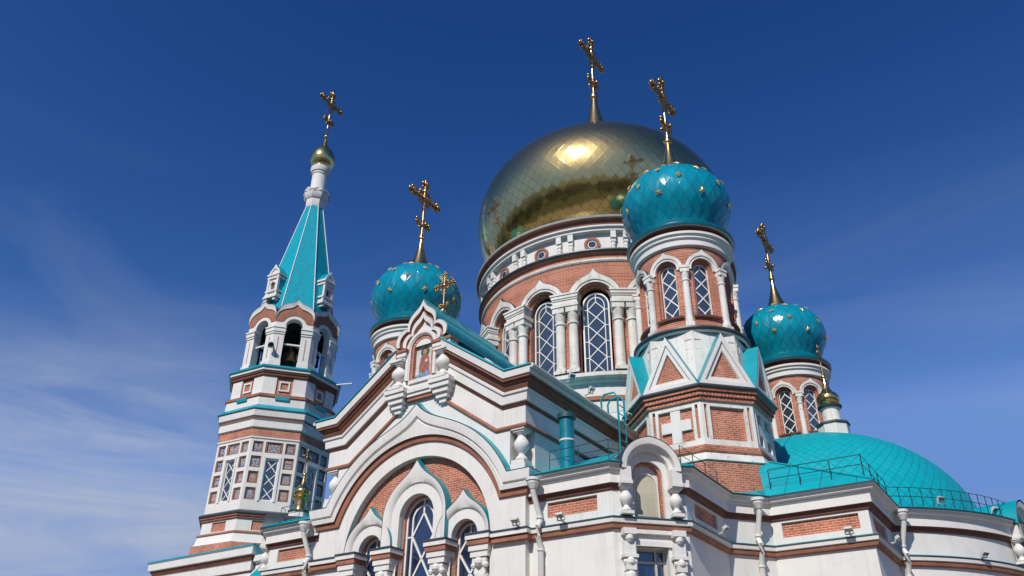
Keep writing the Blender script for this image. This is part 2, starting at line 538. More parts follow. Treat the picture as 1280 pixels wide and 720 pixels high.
    def ngon(s, prof, mat, n=8, c=(0, 0)):
        """Polygonal tower stage with one face turned to angle 0: prof [(circumradius, z)]; every side its own UV in metres."""
        for i in range(n):
            a, b = (i - 0.5) * 2 * pi / n, (i + 0.5) * 2 * pi / n
            rows, uvs = [], []
            for r, z in prof:
                rows.append([(c[0] + r * sin(q), c[1] - r * cos(q), z) for q in (a, b)])
                h = r * sin(pi / n)
                uvs.append([(i * 3.1 - h, z), (i * 3.1 + h, z)])
            s.grid(rows, mat, False, uvs)
    def tube(s, pts, r, mat, n=6):
        pts = [Vector(p) for p in pts]
        rows = []
        for i, p in enumerate(pts):
            d = (pts[min(i + 1, len(pts) - 1)] - pts[max(i - 1, 0)]).normalized()
            u = d.cross(Vector((0, 0, 1)))
            if u.length < 1e-3:
                u = Vector((1, 0, 0))
            u.normalize()
            v = u.cross(d)
            rr = r[i] if isinstance(r, (list, tuple)) else r
            rows.append([p + (u * cos(2 * pi * k / n) + v * sin(2 * pi * k / n)) * rr for k in range(n)])
        s.grid(rows, mat, True)
        s.quad(rows[0][::-1], mat)
        s.quad(rows[-1], mat)
    def ball(s, c, r, mat, n=8, sq=1.0):
        rows = []
        for j in range(n // 2 + 1):
            p = pi * j / (n // 2)
            q = max(sin(p), 0.02)
            rows.append([(c[0] + r * q * cos(2 * pi * k / n), c[1] + r * q * sin(2 * pi * k / n), c[2] + r * sq * cos(p)) for k in range(n)])
        s.grid(rows, mat, True)
    def build(s, name, parent=None, loc=None, rotz=0.0, smooth=32, merge=False):
        me = bpy.data.meshes.new(name)
        me.from_pydata(s.v, [], s.f)
        for mt in s.mats:
            me.materials.append(mt)
        me.polygons.foreach_set("material_index", s.m)
        uvl = me.uv_layers.new(name="UVMap")
        me.update()
        for p, uv in zip(me.polygons, s.u):
            if uv is None:
                nn = p.normal
                t = Vector((-nn.y, nn.x, 0))
                if t.length < 0.05:
                    t, bt = Vector((1, 0, 0)), Vector((0, 1, 0))
                else:
                    t.normalize()
                    bt = nn.cross(t)
                    if bt.z < 0:
                        bt = -bt
                for li in p.loop_indices:
                    co = me.vertices[me.loops[li].vertex_index].co
                    uvl.data[li].uv = (co.dot(t), co.dot(bt))
            else:
                for li, q in zip(p.loop_indices, uv):
                    uvl.data[li].uv = q
        if merge:
            bm = bmesh.new()
            bm.from_mesh(me)
            bmesh.ops.remove_doubles(bm, verts=bm.verts, dist=1e-4)
            bm.to_mesh(me)
            bm.free()
        if smooth:
            me.polygons.foreach_set("use_smooth", [True] * len(me.polygons))
            me.set_sharp_from_angle(angle=R(smooth))
        o = bpy.data.objects.new(name, me)
        COL.objects.link(o)
        if parent is not None:
            o.parent = parent
        if loc:
            o.location = loc
        o.rotation_euler = (0, 0, rotz)
        return o

def dup(o, parent, rotz=None, loc=None):
    c = o.copy()
    COL.objects.link(c)
    c.parent = parent
    if rotz is not None:
        c.rotation_euler = (0, 0, rotz)
    if loc is not None:
        c.location = loc
    return c

def tag(o, label=None, cat=None, group=None, kind=None):
    for k, v in (("label", label), ("category", cat), ("group", group), ("kind", kind)):
        if v:
            o[k] = v
    return o

def empty(name, parent=None, loc=(0, 0, 0)):
    o = bpy.data.objects.new(name, None)
    COL.objects.link(o)
    o.parent = parent
    o.location = loc
    return o

# maps: (x along the wall, z, d outwards) -> point
def pmap(cx=0.0, cy=0.0, a=0.0):
    a = R(a)
    return lambda x, z, d: (cx + x * cos(a) + d * sin(a), cy + x * sin(a) - d * cos(a), z)

def cmap(rr, a=0.0, cx=0.0, cy=0.0):
    a = R(a)
    return lambda x, z, d: (cx + d * sin(a + x / rr), cy - d * cos(a + x / rr), z)

def arc(xc, z0, r, n=18, tip=0.0, ph=0.8, zb=None, e0=0.0):
    """Arch from left to right; tip lifts an ogee point at the crown; zb runs the legs straight down."""
    pts = []
    for i in range(n + 1):
        t = pi - e0 - (pi - 2 * e0) * i / n
        d = abs(t - pi / 2)
        rr = r + tip * math.exp(-4 * d / ph)
        pts.append((xc + rr * cos(t), z0 + rr * sin(t)))
    if zb is not None:
        pts = [(xc - r, zb)] + pts + [(xc + r, zb)]
    return pts

def rings(mb, mp, specs, mats, n=18):
    """specs: [(points [(x, z)], d)] equally long; strips between successive rings."""
    mb.grid([[mp(x, z, d) for x, z in pts] for pts, d in specs], mats)

def hood(mb, mp, xc, z0, prof, zb=None, n=18, ph=0.8, e0=0.0):
    """prof [(R, d, tip, mat to the next)]"""
    rings(mb, mp, [(arc(xc, z0, r, n, tip, ph, zb, e0), d) for r, d, tip, mt in prof], [q[3] for q in prof[:-1]])

def bay(mb, mp, x0, x1, zb, zt, xc, z0, r, d, mat, n=18, zo=None):
    """Wall bay with an arched hole; zt number or function of x; zo: foot of the opening (wall below it when above zb)."""
    top = zt if callable(zt) else (lambda x: zt)
    pts = arc(xc, z0, r, n)
    mb.grid([[mp(x, z, d) for x, z in pts], [mp(x, top(x), d) for x, z in pts]], mat)
    for xa, xb in ((x0, xc - r), (xc + r, x1)):
        if xb - xa > 1e-4:
            xs = [xa + (xb - xa) * i / 3 for i in range(4)]
            mb.grid([[mp(x, zb, d) for x in xs], [mp(x, top(x), d) for x in xs]], mat)
    if zo is not None and zo > zb:
        xs = [xc - r + 2 * r * i / 4 for i in range(5)]
        mb.grid([[mp(x, zb, d) for x in xs], [mp(x, zo, d) for x in xs]], mat)

def rect(mb, mp, x0, x1, z0, z1, d, mat, nx=1):
    xs = [x0 + (x1 - x0) * i / nx for i in range(nx + 1)]
    mb.grid([[mp(x, z0, d) for x in xs], [mp(x, z1, d) for x in xs]], mat)

def mbox(mb, mp, x0, x1, z0, z1, d0, d1, mat):
    mb.box((x0, z0, d0), (x1, z1, d1), mat, fn=lambda x, z, d: mp(x, z, d))

def panel(mb, mp, X0, X1, Z0, Z1, holes, d, depth, mw, mpn, back=True):
    """Wall field with rectangular sunk panels (same z range cuts the field into columns)."""
    xs = sorted({X0, X1} | {h[0] for h in holes} | {h[1] for h in holes})
    for a, b in zip(xs, xs[1:]):
        hh = [h for h in holes if h[0] <= a + 1e-6 and h[1] >= b - 1e-6]
        zs = [Z0]
        for h in sorted(hh, key=lambda q: q[2]):
            rect(mb, mp, a, b, zs[-1], h[2], d, mw)
            zs.append(h[3])
        rect(mb, mp, a, b, zs[-1], Z1, d, mw)
    for h in holes:
        x0, x1, z0, z1 = h[:4]
        md = h[4] if len(h) > 4 else mpn
        c = [(x0, z0), (x1, z0), (x1, z1), (x0, z1), (x0, z0)]
        mb.grid([[mp(x, z, d) for x, z in c], [mp(x, z, d - depth) for x, z in c]], mw)
        if md is not None:
            rect(mb, mp, x0, x1, z0, z1, d - depth, md)

def bar(mb, mp, p, q, wd, d0, d1, mat):
    dx, dz = q[0] - p[0], q[1] - p[1]
    l = hypot(dx, dz)
    if l < 1e-4:
        return
    nx, nz = -dz / l * wd / 2, dx / l * wd / 2
    c = [(p[0] + nx, p[1] + nz), (q[0] + nx, q[1] + nz), (q[0] - nx, q[1] - nz), (p[0] - nx, p[1] - nz)]
    f = [mp(x, z, d1) for x, z in c]
    b = [mp(x, z, d0) for x, z in c]
    mb.quad(f, mat)
    for i in range(4):
        j = (i + 1) % 4
        mb.quad([f[i], b[i], b[j], f[j]], mat)

def clip_bar(mb, mp, p, q, inside, wd, d0, d1, mat):
    n = 60
    run = None
    for i in range(n + 1):
        t = i / n
        pt = (p[0] + (q[0] - p[0]) * t, p[1] + (q[1] - p[1]) * t)
        if inside(*pt):
            run = (run[0], pt) if run else (pt, pt)
        elif run:
            bar(mb, mp, run[0], run[1], wd, d0, d1, mat)
            run = None
    if run:
        bar(mb, mp, run[0], run[1], wd, d0, d1, mat)

def lattice_window(mp, xc, zb, z0, r, d, gl, border=True, cell=0.75, wd=0.045, frame=0.07, rin=None):
    """Arched window: glass, white frame and a diamond lattice; border adds the inner arched frame with side lights."""
    mb = MB()
    pts = arc(xc, z0, r, 16)
    n = len(pts)
    for i in range(n - 1):
        (xa, za), (xb, zb_) = pts[i], pts[i + 1]
        mb.quad([mp(xa, zb, d), mp(xb, zb, d), mp(xb, zb_, d), mp(xa, za, d)], gl)
    d1 = d + 0.05
    hood(mb, mp, xc, z0, [(r - frame, d + 0.005, 0, FRAME), (r - frame, d1, 0, FRAME), (r, d1, 0, None), (r, d, 0, None)], zb=zb, n=16)
    mbox(mb, mp, xc - r, xc + r, zb, zb + frame, d, d1 - 0.003, FRAME)
    ri = (rin or r * 0.62) if border else r - frame * 0.6
    inside = lambda x, z: abs(x - xc) <= ri + 1e-6 and z >= zb and (z <= z0 or hypot(x - xc, z - z0) <= ri + 1e-6)
    if border:
        hood(mb, mp, xc, z0, [(ri - wd / 2, d, 0, FRAME), (ri - wd / 2, d1 - 0.01, 0, FRAME), (ri + wd / 2, d1 - 0.01, 0, FRAME), (ri + wd / 2, d, 0, FRAME)], zb=zb, n=16)
    top = z0 + ri
    slope = cell / (2 * ri)
    z = top - 0.55 * ri
    bar(mb, mp, (xc, z), (xc, z0 + (r if border else ri)), wd, d, d1 - 0.02, FRAME)
    k = 0
    while z > zb:
        for sgn in (-1, 1):
            clip_bar(mb, mp, (xc, z), (xc + sgn * ri, z - cell / 2), inside, wd, d, d1 - 0.02 - 0.004 * (sgn > 0), FRAME)
            if z - cell > zb - cell:
                clip_bar(mb, mp, (xc + sgn * ri, z - cell / 2), (xc, z - cell), inside, wd, d, d1 - 0.02 - 0.004 * (sgn > 0), FRAME)
            if border and z - cell / 2 > zb:
                bar(mb, mp, (xc + sgn * ri, z - cell / 2), (xc + sgn * (r - frame * 0.5), z - cell / 2), wd * 0.8, d, d1 - 0.02, FRAME)
        z -= cell
    return mb

def column(r, z0, z1, cap=0.6, base=0.25, mat=None, n=12, square=True):
    """Round shaft on a plinth with rings and a flared block capital, standing on the origin axis."""
    mat = mat or OLDWHITE
    mb = MB()
    w_ = r * 1.28
    mb.box((-w_, -w_, z0), (w_, w_, z0 + base * 0.5), mat)
    zc = z1 - cap
    mb.lathe([(w_ * .98, z0 + base * .5), (w_ * 1.02, z0 + base * .62), (r * 1.05, z0 + base), (r, z0 + base * 1.2), (r * .98, zc - r * 1.2),
              (r * 1.22, zc - r * 1.0), (r * 1.22, zc - r * .6), (r * .95, zc - r * .5), (r, zc), (r * 1.12, zc + cap * .1), (r * 1.3, zc + cap * .45)], mat, n)
    k = r * 1.3
    mb.box((-k, -k, zc + cap * .45), (k, k, zc + cap * .8), mat)
    mb.box((-k * 1.15, -k * 1.15, zc + cap * .8), (k * 1.15, k * 1.15, z1), mat)
    return mb

def baluster(r, z0, z1, mat=None, n=16):
    mat = mat or WHITE
    h = z1 - z0
    mb = MB()
    b = r * 0.95
    mb.box((-b, -b, z0), (b, b, z0 + h * .10), mat)
    P = [(.62, .10), (.78, .14), (.70, .20), (.42, .26), (.40, .30), (.62, .36), (.92, .45), (1.0, .54), (.92, .62), (.66, .71), (.48, .78), (.46, .81), (.66, .84), (.74, .88)]
    mb.lathe([(r * a, z0 + h * t) for a, t in P], mat, n)
    mb.box((-b * .85, -b * .85, z0 + h * .88), (b * .85, b * .85, z0 + h * .93), mat)
    mb.box((-b * 1.05, -b * 1.05, z0 + h * .93), (b * 1.05, b * 1.05, z1), mat)
    return mb

def cross_mb(z0, z1, arm, r, spire=None, axis='y', node=True):
    """Gilded ornate cross: shaft, budded arms, rays at the crossing, a budded knot below; optional (base z, base r, ball z, ball r) spire."""
    mb = MB()
    e = Vector((0, 1, 0)) if axis == 'y' else Vector((1, 0, 0))
    up = Vector((0, 0, 1))
    if spire:
        zb, rb, zl, rl, ex = spire
        P = []
        for i in range(11):
            t = i / 10
            P.append((rl * .55 + (rb - rl * .55) * (1 - t) ** ex, zb + (zl - rl * .6 - zb) * t))
        P = [(rb * 1.08, zb - 0.04)] + P + [(rl * .9, zl - rl * .55), (rl, zl), (rl * .8, zl + rl * .6), (rl * .35, zl + rl * .95)]
        mb.lathe(P, GOLD, 20)
    h = z1 - z0
    zc = z0 + h * .68
    mb.tube([(0, 0, z0), (0, 0, z0 + h * .2), (0, 0, zc - h * .1)], [r * 1.3, r * .9, r * 1.0], GILT)
    mb.tube([(0, 0, zc - h * .12), (0, 0, z1 - r)], [r * 1.0, r * 1.5], GILT)
    for sg in (-1, 1):
        mb.tube([up * zc, up * zc + e * sg * arm], [r * 1.1, r * 1.6], GILT)
    mb.ball((0, 0, zc), r * 2.6, GILT, 10)
    def bud(c, d):
        s_ = e if abs(d.dot(up)) > .5 else up
        o_ = s_.cross(d)
        for q, k in ((d * r * 2.4, 1.5), (s_ * r * 2.5, 1.5), (s_ * -r * 2.5, 1.5), (o_ * r * 1.2, 1.1), (o_ * -r * 1.2, 1.1), (s_ * r * 2.4 - d * r * 2.6, 1.0), (s_ * -r * 2.4 - d * r * 2.6, 1.0)):
            mb.ball(tuple(c + q), r * k, GILT, 6)
    bud(up * (z1 - r * 2.5), up)
    bud(up * zc + e * (arm - r * 2.5), e)
    bud(up * zc - e * (arm - r * 2.5), -e)
    for d in (e, -e, up, -up):                # beads along the arms
        s_ = e if abs(d.dot(up)) > .5 else up
        ln = arm if s_ is up else (z1 - zc)
        for f in (.38, .6):
            for sg in (-1, 1):
                mb.ball(tuple(up * zc + d * ln * f + s_ * sg * r * 1.7), r * .85, GILT, 6)
    for sa in (-1, 1):
        for sb in (-1, 1):
            d = (e * sa + up * sb).normalized()
            mb.tube([up * zc + d * r * 1.5, up * zc + d * arm * .42], [r * .9, r * .5], GILT, 5)
            for q, k in ((d * arm * .42, 1.2), (d * arm * .36 + e * sa * r * 1.5, .8), (d * arm * .36 + up * sb * r * 1.5, .8)):
                mb.ball(tuple(up * zc + q), r * k, GILT, 6)
    if node:
        zk = z0 + h * .19
        mb.ball((0, 0, zk), r * 2.2, GILT, sq=.8)
        for sg in (-1, 1):
            mb.tube([up * zk, up * zk + e * sg * arm * .20, up * (zk + arm * .10) + e * sg * arm * .34], r * 1.0, GILT)
            for q in ((.34, .10), (.42, .02), (.40, .18), (.26, .16), (.28, -.04)):
                mb.ball(tuple(up * (zk + arm * q[1]) + e * sg * arm * q[0]), r * 1.15, GILT, 6)
        for sg in (-1, 1):
            o_ = e.cross(up) * sg
            mb.ball(tuple(up * zk + o_ * r * 2.6), r * 1.2, GILT, 6)
        mb.ball((0, 0, zk + r * 3), r * 1.3, GILT, 6)
    return mb

def sweep_plan(mb, pts, prof, i0=0, i1=None, closed=False):
    """Horizontal moulding round a plan polyline (outward = right of travel): prof [(out, z, mat to the next)]."""
    n = len(pts)
    def nrm(i):
        a, b = pts[i], pts[(i + 1) % n]
        dx, dy = b[0] - a[0], b[1] - a[1]
        l = hypot(dx, dy)
        return Vector((dy / l, -dx / l))
    cols = []
    for i in range(n):
        if closed:
            na, nb = nrm((i - 1) % n), nrm(i)
        else:
            na, nb = nrm(max(i - 1, 0)), nrm(min(i, n - 2))
        mv = (na + nb)
        mv = mv / max(mv.length_squared / 2, 0.3)
        cols.append(mv)
    i1 = n - 1 if i1 is None else i1
    ids = list(range(i0, i1 + 1))
    if closed:
        ids = list(range(n)) + [0]
    u = [0.0]
    for a, b in zip(ids, ids[1:]):
        u.append(u[-1] + hypot(pts[b][0] - pts[a][0], pts[b][1] - pts[a][1]))
    rows = [[(pts[i][0] + cols[i].x * o, pts[i][1] + cols[i].y * o, z) for i in ids] for o, z, mt in prof]
    vv, acc = [], 0
    for j, (o, z, mt) in enumerate(prof):
        if j:
            acc += hypot(o - prof[j - 1][0], z - prof[j - 1][1])
        vv.append(acc)
    mb.grid(rows, [q[2] for q in prof[:-1]], False, [[(uu, -v_) for uu in u] for v_ in vv])

def railing(mb, pts, h=0.55, step=0.9, r=0.014):
    for f in (0.55, 1.0):
        mb.tube([(p[0], p[1], p[2] + h * f) for p in pts], r * .8, IRON, 4)
    for a, b in zip(pts, pts[1:]):
        a, b = Vector(a), Vector(b)
        n = max(1, int((b - a).length / step))
        last = (b - Vector(pts[-1])).length < 1e-6
        for i in range(n + 1 if last else n):
            p = a.lerp(b, i / n)
            mb.tube([p, p + Vector((0, 0, h))], r, IRON, 4)
# ------------------------------------------------------------------ ground
g = MB()
g.quad([(-1500, -1500, 0), (1500, -1500, 0), (1500, 1500, 0), (-1500, 1500, 0)], plain("park_lawn", (0.035, 0.050, 0.018), 0.95, var=0.4, scale=0.15))
tag(g.build("ground", smooth=0), kind="structure")
g = MB()
g.quad([(-60, -42, .004), (45, -42, .004), (45, 40, .004), (-60, 40, .004)], plain("plaza_paving", (0.25, 0.22, 0.185), 0.9, var=0.3, scale=1.2))
tag(g.build("plaza", smooth=0), kind="structure")

cath = empty("cathedral")
tag(cath, "white and red brick cathedral with golden main dome, turquoise onion domes and tented bell tower", "cathedral")

# ------------------------------------------------------------------ central drum with the golden dome
def central():
    RW = 6.25
    mb = MB()
    # white base of the drum, brown string, cornice under the columns
    mb.lathe([(6.42, 9.0), (6.42, 14.22), (6.50, 14.24), (6.50, 14.40), (6.42, 14.42), (6.40, 14.98), (6.55, 15.02), (6.62, 15.12), (6.80, 15.16), (6.80, 15.32), (6.74, 15.36), (5.7, 15.52)],
             [WHITE, TERRA, TERRA, TERRA, WHITE, WHITE, OLDWHITE, OLDWHITE, OLDWHITE, SLATE, SLATE], 96)
    nb = 16
    for k in range(nb):
        a = k * 360 / nb
        mp = cmap(RW, a)
        hw = RW * pi / nb
        bay(mb, mp, -hw, hw, 15.5, 20.83, 0, 18.97, .80, RW, BRICK, 16)
        # brick reveal in two steps
        hood(mb, mp, 0, 18.97, [(.80, RW, 0, BRICK), (.80, RW - .16, 0, BRICK), (.70, RW - .16, 0, BRICK), (.70, RW - .42, 0, BRICK)], zb=15.5, n=16)
        # white ogee hood over the arch
        hood(mb, mp, 0, 18.97, [(.84, RW - .02, 0, OLDWHITE), (.84, RW + .07, 0, OLDWHITE), (.94, RW + .07, 0, OLDWHITE), (.94, RW + .12, .02, OLDWHITE), (1.14, RW + .15, .30, SLATE), (1.165, RW + .15, .32, SLATE), (1.165, RW - .02, .32, None)], n=40, ph=.46, zb=18.9)
    # belts, frieze and cornice above the arches
    mb.lathe([(RW, 20.82), (6.30, 20.84), (6.34, 20.90), (6.34, 20.98), (6.27, 21.0), (6.27, 21.22), (6.42, 21.26), (6.50, 21.34), (6.50, 21.40), (6.22, 21.48)],
             [OLDWHITE, OLDWHITE, OLDWHITE, OLDWHITE, BRICK, TERRA, SLATE, SLATE, SLATE], 96)
    mb.lathe([(6.18, 21.46), (6.18, 22.36), (6.42, 22.40), (6.42, 22.50), (6.52, 22.56), (6.52, 22.64), (6.46, 22.66), (6.46, 22.80), (6.56, 22.86), (6.64, 22.98), (6.68, 23.07), (6.60, 23.14), (4.9, 23.4)],
             [WHITE, WHITE, WHITE, WHITE, WHITE, WHITE, BROWN, BROWN, BROWN, LAMPG, GOLD, SLATE], 96)
    for k in range(nb):
        a = k * 360 / nb + 11.25
        mp = cmap(6.35, a)
        # entablature block over each pair of columns
        for (w0, z0, z1, d1) in ((.53, 18.74, 18.94, 6.58), (.56, 18.94, 19.02, 6.62), (.58, 19.02, 19.16, 6.66), (.62, 19.16, 19.24, 6.70)):
            mbox(mb, mp, -w0, w0, z0, z1, 6.1, d1, OLDWHITE)
        # brackets of the frieze above the columns
        for sg in (-1, 1):
            x = sg * .28
            mbox(mb, mp, x - .12, x + .12, 22.02, 22.38, 6.1, 6.40, WHITE)
            mbox(mb, mp, x - .10, x + .10, 21.84, 22.02, 6.1, 6.34, WHITE)
    part = mb.build("central_drum", cath)
    # columns in pairs
    col = None
    for k in range(nb):
        for sg in (-1, 1):
            a = R(k * 22.5 + 11.25 + sg * 2.62)
            p = (6.34 * sin(a), -6.34 * cos(a), 0)
            if col is None:
                col = column(.205, 15.5, 18.74, .72, .3).build("column", part, p, a, smooth=40)
            else:
                dup(col, part, a, p)
    # short colonnettes of the frieze
    cl = None
    for k in range(nb):
        for sg in (-1, 1):
            a = R(k * 22.5 + 11.25 + sg * 2.55)
            p = (6.24 * sin(a), -6.24 * cos(a), 0)
            if cl is None:
                c = MB()
                c.lathe([(.13, 21.46), (.13, 21.52), (.09, 21.56), (.10, 21.66), (.12, 21.74), (.09, 21.80), (.12, 21.86)], WHITE, 10)
                cl = c.build("colonnette", part, p, a, smooth=40)
            else:
                dup(cl, part, a, p)
    win = oc = None
    for k in range(nb):
        if win is None:
            win = lattice_window(cmap(RW, 0), 0, 15.55, 18.86, .62, 5.86, GLASS, True, .76, .036).build("window", part)
            c = MB()
            mp = cmap(6.2, 0)
            P = lambda r, d: ([(r * cos(t), 21.80 + r * sin(t)) for t in [2 * pi * i / 20 for i in range(21)]], d)
            rings(c, mp, [P(.36, 6.17), P(.36, 6.26), P(.24, 6.26), P(.24, 6.20)], [TERRA] * 3)
            rings(c, mp, [P(.24, 6.20), P(.01, 6.20)], [GLASS])
            rings(c, mp, [P(.20, 6.20), P(.20, 6.225), P(.17, 6.225)], [FRAME] * 2)
            oc = c.build("round_window", part)
        else:
            dup(win, part, R(k * 22.5))
            dup(oc, part, R(k * 22.5))
    # the golden dome
    d = MB()
    zc, rr, hh = 26.74, 6.70, 5.05
    P = [(rr * cos(t), zc + hh * sin(t)) for t in [R(-44 + 131 * k / 70) for k in range(71)]]
    d.lozenges(P, GOLDT, 80, 1.15)
    d.build("golden_dome", part, smooth=60, merge=True)
    cross_mb(36.75, 41.45, 1.45, .10, (31.6, 1.35, 36.55, .27, 1.3)).build("cross", part, smooth=60)
    return part
central()

# ------------------------------------------------------------------ corner towers with turquoise onion domes
TA = 6.823
def star(mb, c, n, r):
    """Raised six-pointed gilded star lying on the dome."""
    n = n.normalized()
    u = n.cross(Vector((0, 0, 1))).normalized()
    v = u.cross(n)
    ring = [c + (u * sin(pi * k / 6) + v * cos(pi * k / 6)) * (r if k % 2 == 0 else r * .42) for k in range(12)]
    top = c + n * .05
    for k in range(12):
        mb.quad([top, ring[k], ring[(k + 1) % 12]], STARG)

def onion_profile():
    zc, rr, hh = 21.17, 2.19, 1.82
    P = [(1.62, 19.72), (1.66, 19.90), (1.76, 20.10)]
    P += [(rr * cos(t), zc + hh * sin(t)) for t in [R(-31 + 117 * i / 40) for i in range(41)]]
    return P

def corner_tower():
    mb = MB()
    # brick foot, white band, saw-tooth course
    mb.ngon([(2.52, 6.5), (2.50, 9.92)], BRICK)
    mb.ngon([(2.50, 9.92), (2.56, 9.94), (2.50, 10.17), (2.44, 10.19)], [OLDWHITE, OLDWHITE, OLDWHITE])
    mb.ngon([(2.44, 10.18), (2.52, 10.24), (2.47, 10.24), (2.50, 10.33), (2.44, 10.34), (2.44, 10.46), (2.38, 10.48)], BRICK)
    ap = cos(pi / 8)
    hw = 2.38 * sin(pi / 8)
    for k in range(8):
        mp = pmap(0, 0, k * 45)
        d = 2.38 * ap
        panel(mb, mp, -hw, hw, 10.47, 11.96, [(-.60, .60, 10.66, 11.80), (-.80, -.70, 10.70, 11.86), (.70, .80, 10.70, 11.86)], d, .10, OLDWHITE, BRICK)
        if k in (0, 2, 6):
            dd = d - .10
            mbox(mb, mp, -.17, .17, 10.68, 11.78, dd, d - .015, WHITE)
            mbox(mb, mp, -.52, -.17, 11.06, 11.42, dd, d - .015, WHITE)
            mbox(mb, mp, .17, .52, 11.06, 11.42, dd, d - .015, WHITE)
    # brick cornice with dentils
    mb.ngon([(2.38, 11.95), (2.46, 11.98), (2.46, 12.10), (2.52, 12.12), (2.52, 12.22), (2.60, 12.26), (2.60, 12.36)], [BRICK, BRICK, BROWN, BRICK, BROWN, BRICK])
    for k in range(8):
        mp = pmap(0, 0, k * 45)
        for i in range(15):
            x = (i - 7) * .13
            mbox(mb, mp, x - .035, x + .035, 12.11, 12.21, 2.3, 2.46 * ap + .075, BRICK)
    mb.ngon([(2.60, 12.36), (2.70, 12.40), (2.70, 12.46), (2.58, 12.50), (2.05, 12.54)], [SLATE, SLATE, SLATE, SLATE])
    # white tapering stage behind the gables
    mb.ngon([(2.16, 12.5), (2.04, 14.70)], OLDWHITE)
    mb.lathe([(1.98, 14.66), (2.06, 14.72), (2.12, 14.80), (2.12, 14.86), (1.70, 14.93)], [OLDWHITE, SLATE, SLATE, SLATE], 48)
    for k in range(8):
        mp = pmap(0, 0, k * 45 + 22.5)
        for sg in (-1, 1):
            panel(mb, pmap(0, 0, k * 45), sg * .62 - .13, sg * .62 + .13, 14.0, 14.42, [(sg * .62 - .11, sg * .62 + .11, 14.04, 14.36)], 1.925, .05, OLDWHITE, BRICK)
    part = mb.build("onion_tower")
    part.parent = cath
    # eight steep gables
    gm = MB()
    mp = pmap(0, 0, 0)
    d = 2.62 * ap
    hb = 2.60 * sin(pi / 8)
    zb, zt = 12.46, 14.42
    T = lambda s, z0=None: [(-hb * s, zb + (0 if s == 1 else (zt - zb) * (1 - s) * .32)), (0, zt - (zt - zb) * (1 - s) * .68), (hb * s, zb + (0 if s == 1 else (zt - zb) * (1 - s) * .32)), (-hb * s, zb + (0 if s == 1 else (zt - zb) * (1 - s) * .32))]
    rings(gm, mp, [(T(1), 1.6), (T(1.0), d + .02), (T(.985), d + .03), (T(.76), d + .03), (T(.75), d - .03), (T(.52), d - .04), (T(.50), d - .12)], [TEALP, SLATE, WHITE, WHITE, WHITE, WHITE])
    t = T(.50)
    gm.quad([mp(x, z, d - .12) for x, z in t[:3]], BRICK)
    gb = gm.build("gable", part, smooth=0)
    for k in range(1, 8):
        dup(gb, part, R(45 * k))
    # drum with eight arched windows
    dm = MB()
    RW = 1.72
    for k in range(8):
        mp = cmap(RW, k * 45)
        hw = RW * pi / 8
        bay(dm, mp, -hw, hw, 14.9, 18.36, 0, 17.42, .40, RW, BRICK, 14, zo=15.42)
        hood(dm, mp, 0, 17.42, [(.40, RW, 0, BRICK), (.40, RW - .10, 0, BRICK), (.33, RW - .10, 0, BRICK), (.33, RW - .26, 0, BRICK)], zb=15.42, n=14)
        hood(dm, mp, 0, 17.42, [(.42, RW - .02, 0, OLDWHITE), (.42, RW + .06, 0, OLDWHITE), (.49, RW + .06, 0, OLDWHITE), (.50, RW + .10, .02, OLDWHITE), (.615, RW + .12, .15, SLATE), (.63, RW + .12, .16, SLATE), (.63, RW - .02, .16, None)], n=32, ph=.55, zb=17.36)
        # sill
        xs = [-.5 + i * .25 for i in range(5)]
        dm.grid([[mp(x, 15.36, RW - .02) for x in xs], [mp(x, 15.36, RW + .10) for x in xs], [mp(x, 15.44, RW + .12) for x in xs], [mp(x, 15.50, RW - .24) for x in xs]], [TERRA, BROWN, SLATE])
    dm.lathe([(RW, 18.34), (1.84, 18.38), (1.84, 18.62), (1.92, 18.66), (1.92, 18.74), (2.0, 18.80), (2.0, 18.90), (1.88, 18.92), (1.88, 19.04), (1.98, 19.06), (1.98, 19.12), (2.07, 19.14), (2.10, 19.20), (2.10, 19.27), (2.02, 19.33)],
             [WHITE, WHITE, WHITE, WHITE, WHITE, WHITE, BROWN, BROWN, BROWN, BROWN, LAMPG, TEALD, TEALD, TEALD], 64)
    dm.build("windowed_drum", part)
    c0 = w0 = None
    for k in range(8):
        a = R(k * 45 + 22.5)
        p = (1.80 * sin(a), -1.80 * cos(a), 0)
        if c0 is None:
            c0 = column(.125, 14.88, 17.42, .48, .42).build("column", part, p, a, smooth=40)
            w0 = lattice_window(cmap(1.5, 0), 0, 15.48, 17.40, .31, 1.47, GLASS, False, .62, .04, .05).build("window", part)
        else:
            dup(c0, part, a, p)
            dup(w0, part, R(k * 45))
    om = MB()
    P = onion_profile()
    om.lozenges(P, ONION, 28, 1.6)
    om.lathe([(2.07, 19.30), (1.98, 19.40), (1.82, 19.52), (1.68, 19.66), (1.61, 19.76)], TEALD, 64)
    def at(z):
        for (ra, za), (rb, zb_) in zip(P, P[1:]):
            if za <= z <= zb_:
                f = (z - za) / (zb_ - za)
                return ra + (rb - ra) * f, (rb - ra) / (zb_ - za)
        return 2.19, 0.0
    for j, z in enumerate((20.75, 21.40, 21.95, 22.38, 22.70)):
        r, dr = at(z)
        for k in range(8 if j < 4 else 6):
            a = 2 * pi * (k + (j % 2) * .5 + .12) / (8 if j < 4 else 6)
            nrm = Vector((sin(a), -cos(a), -dr)).normalized()
            star(om, Vector((r * sin(a), -r * cos(a), z)) + nrm * .02, nrm, .155)
    om.build("onion_dome", part, smooth=40, merge=True)
    cross_mb(25.05, 28.55, 1.2, .082, (22.88, .60, 24.93, .17, 1.6)).build("cross", part, smooth=60)
    return part

def copy_part(part, loc):
    c = part.copy()
    COL.objects.link(c)
    c.parent = cath
    c.location = loc
    for ch in list(part.children):
        q = ch.copy()
        COL.objects.link(q)
        q.parent = c
    return c

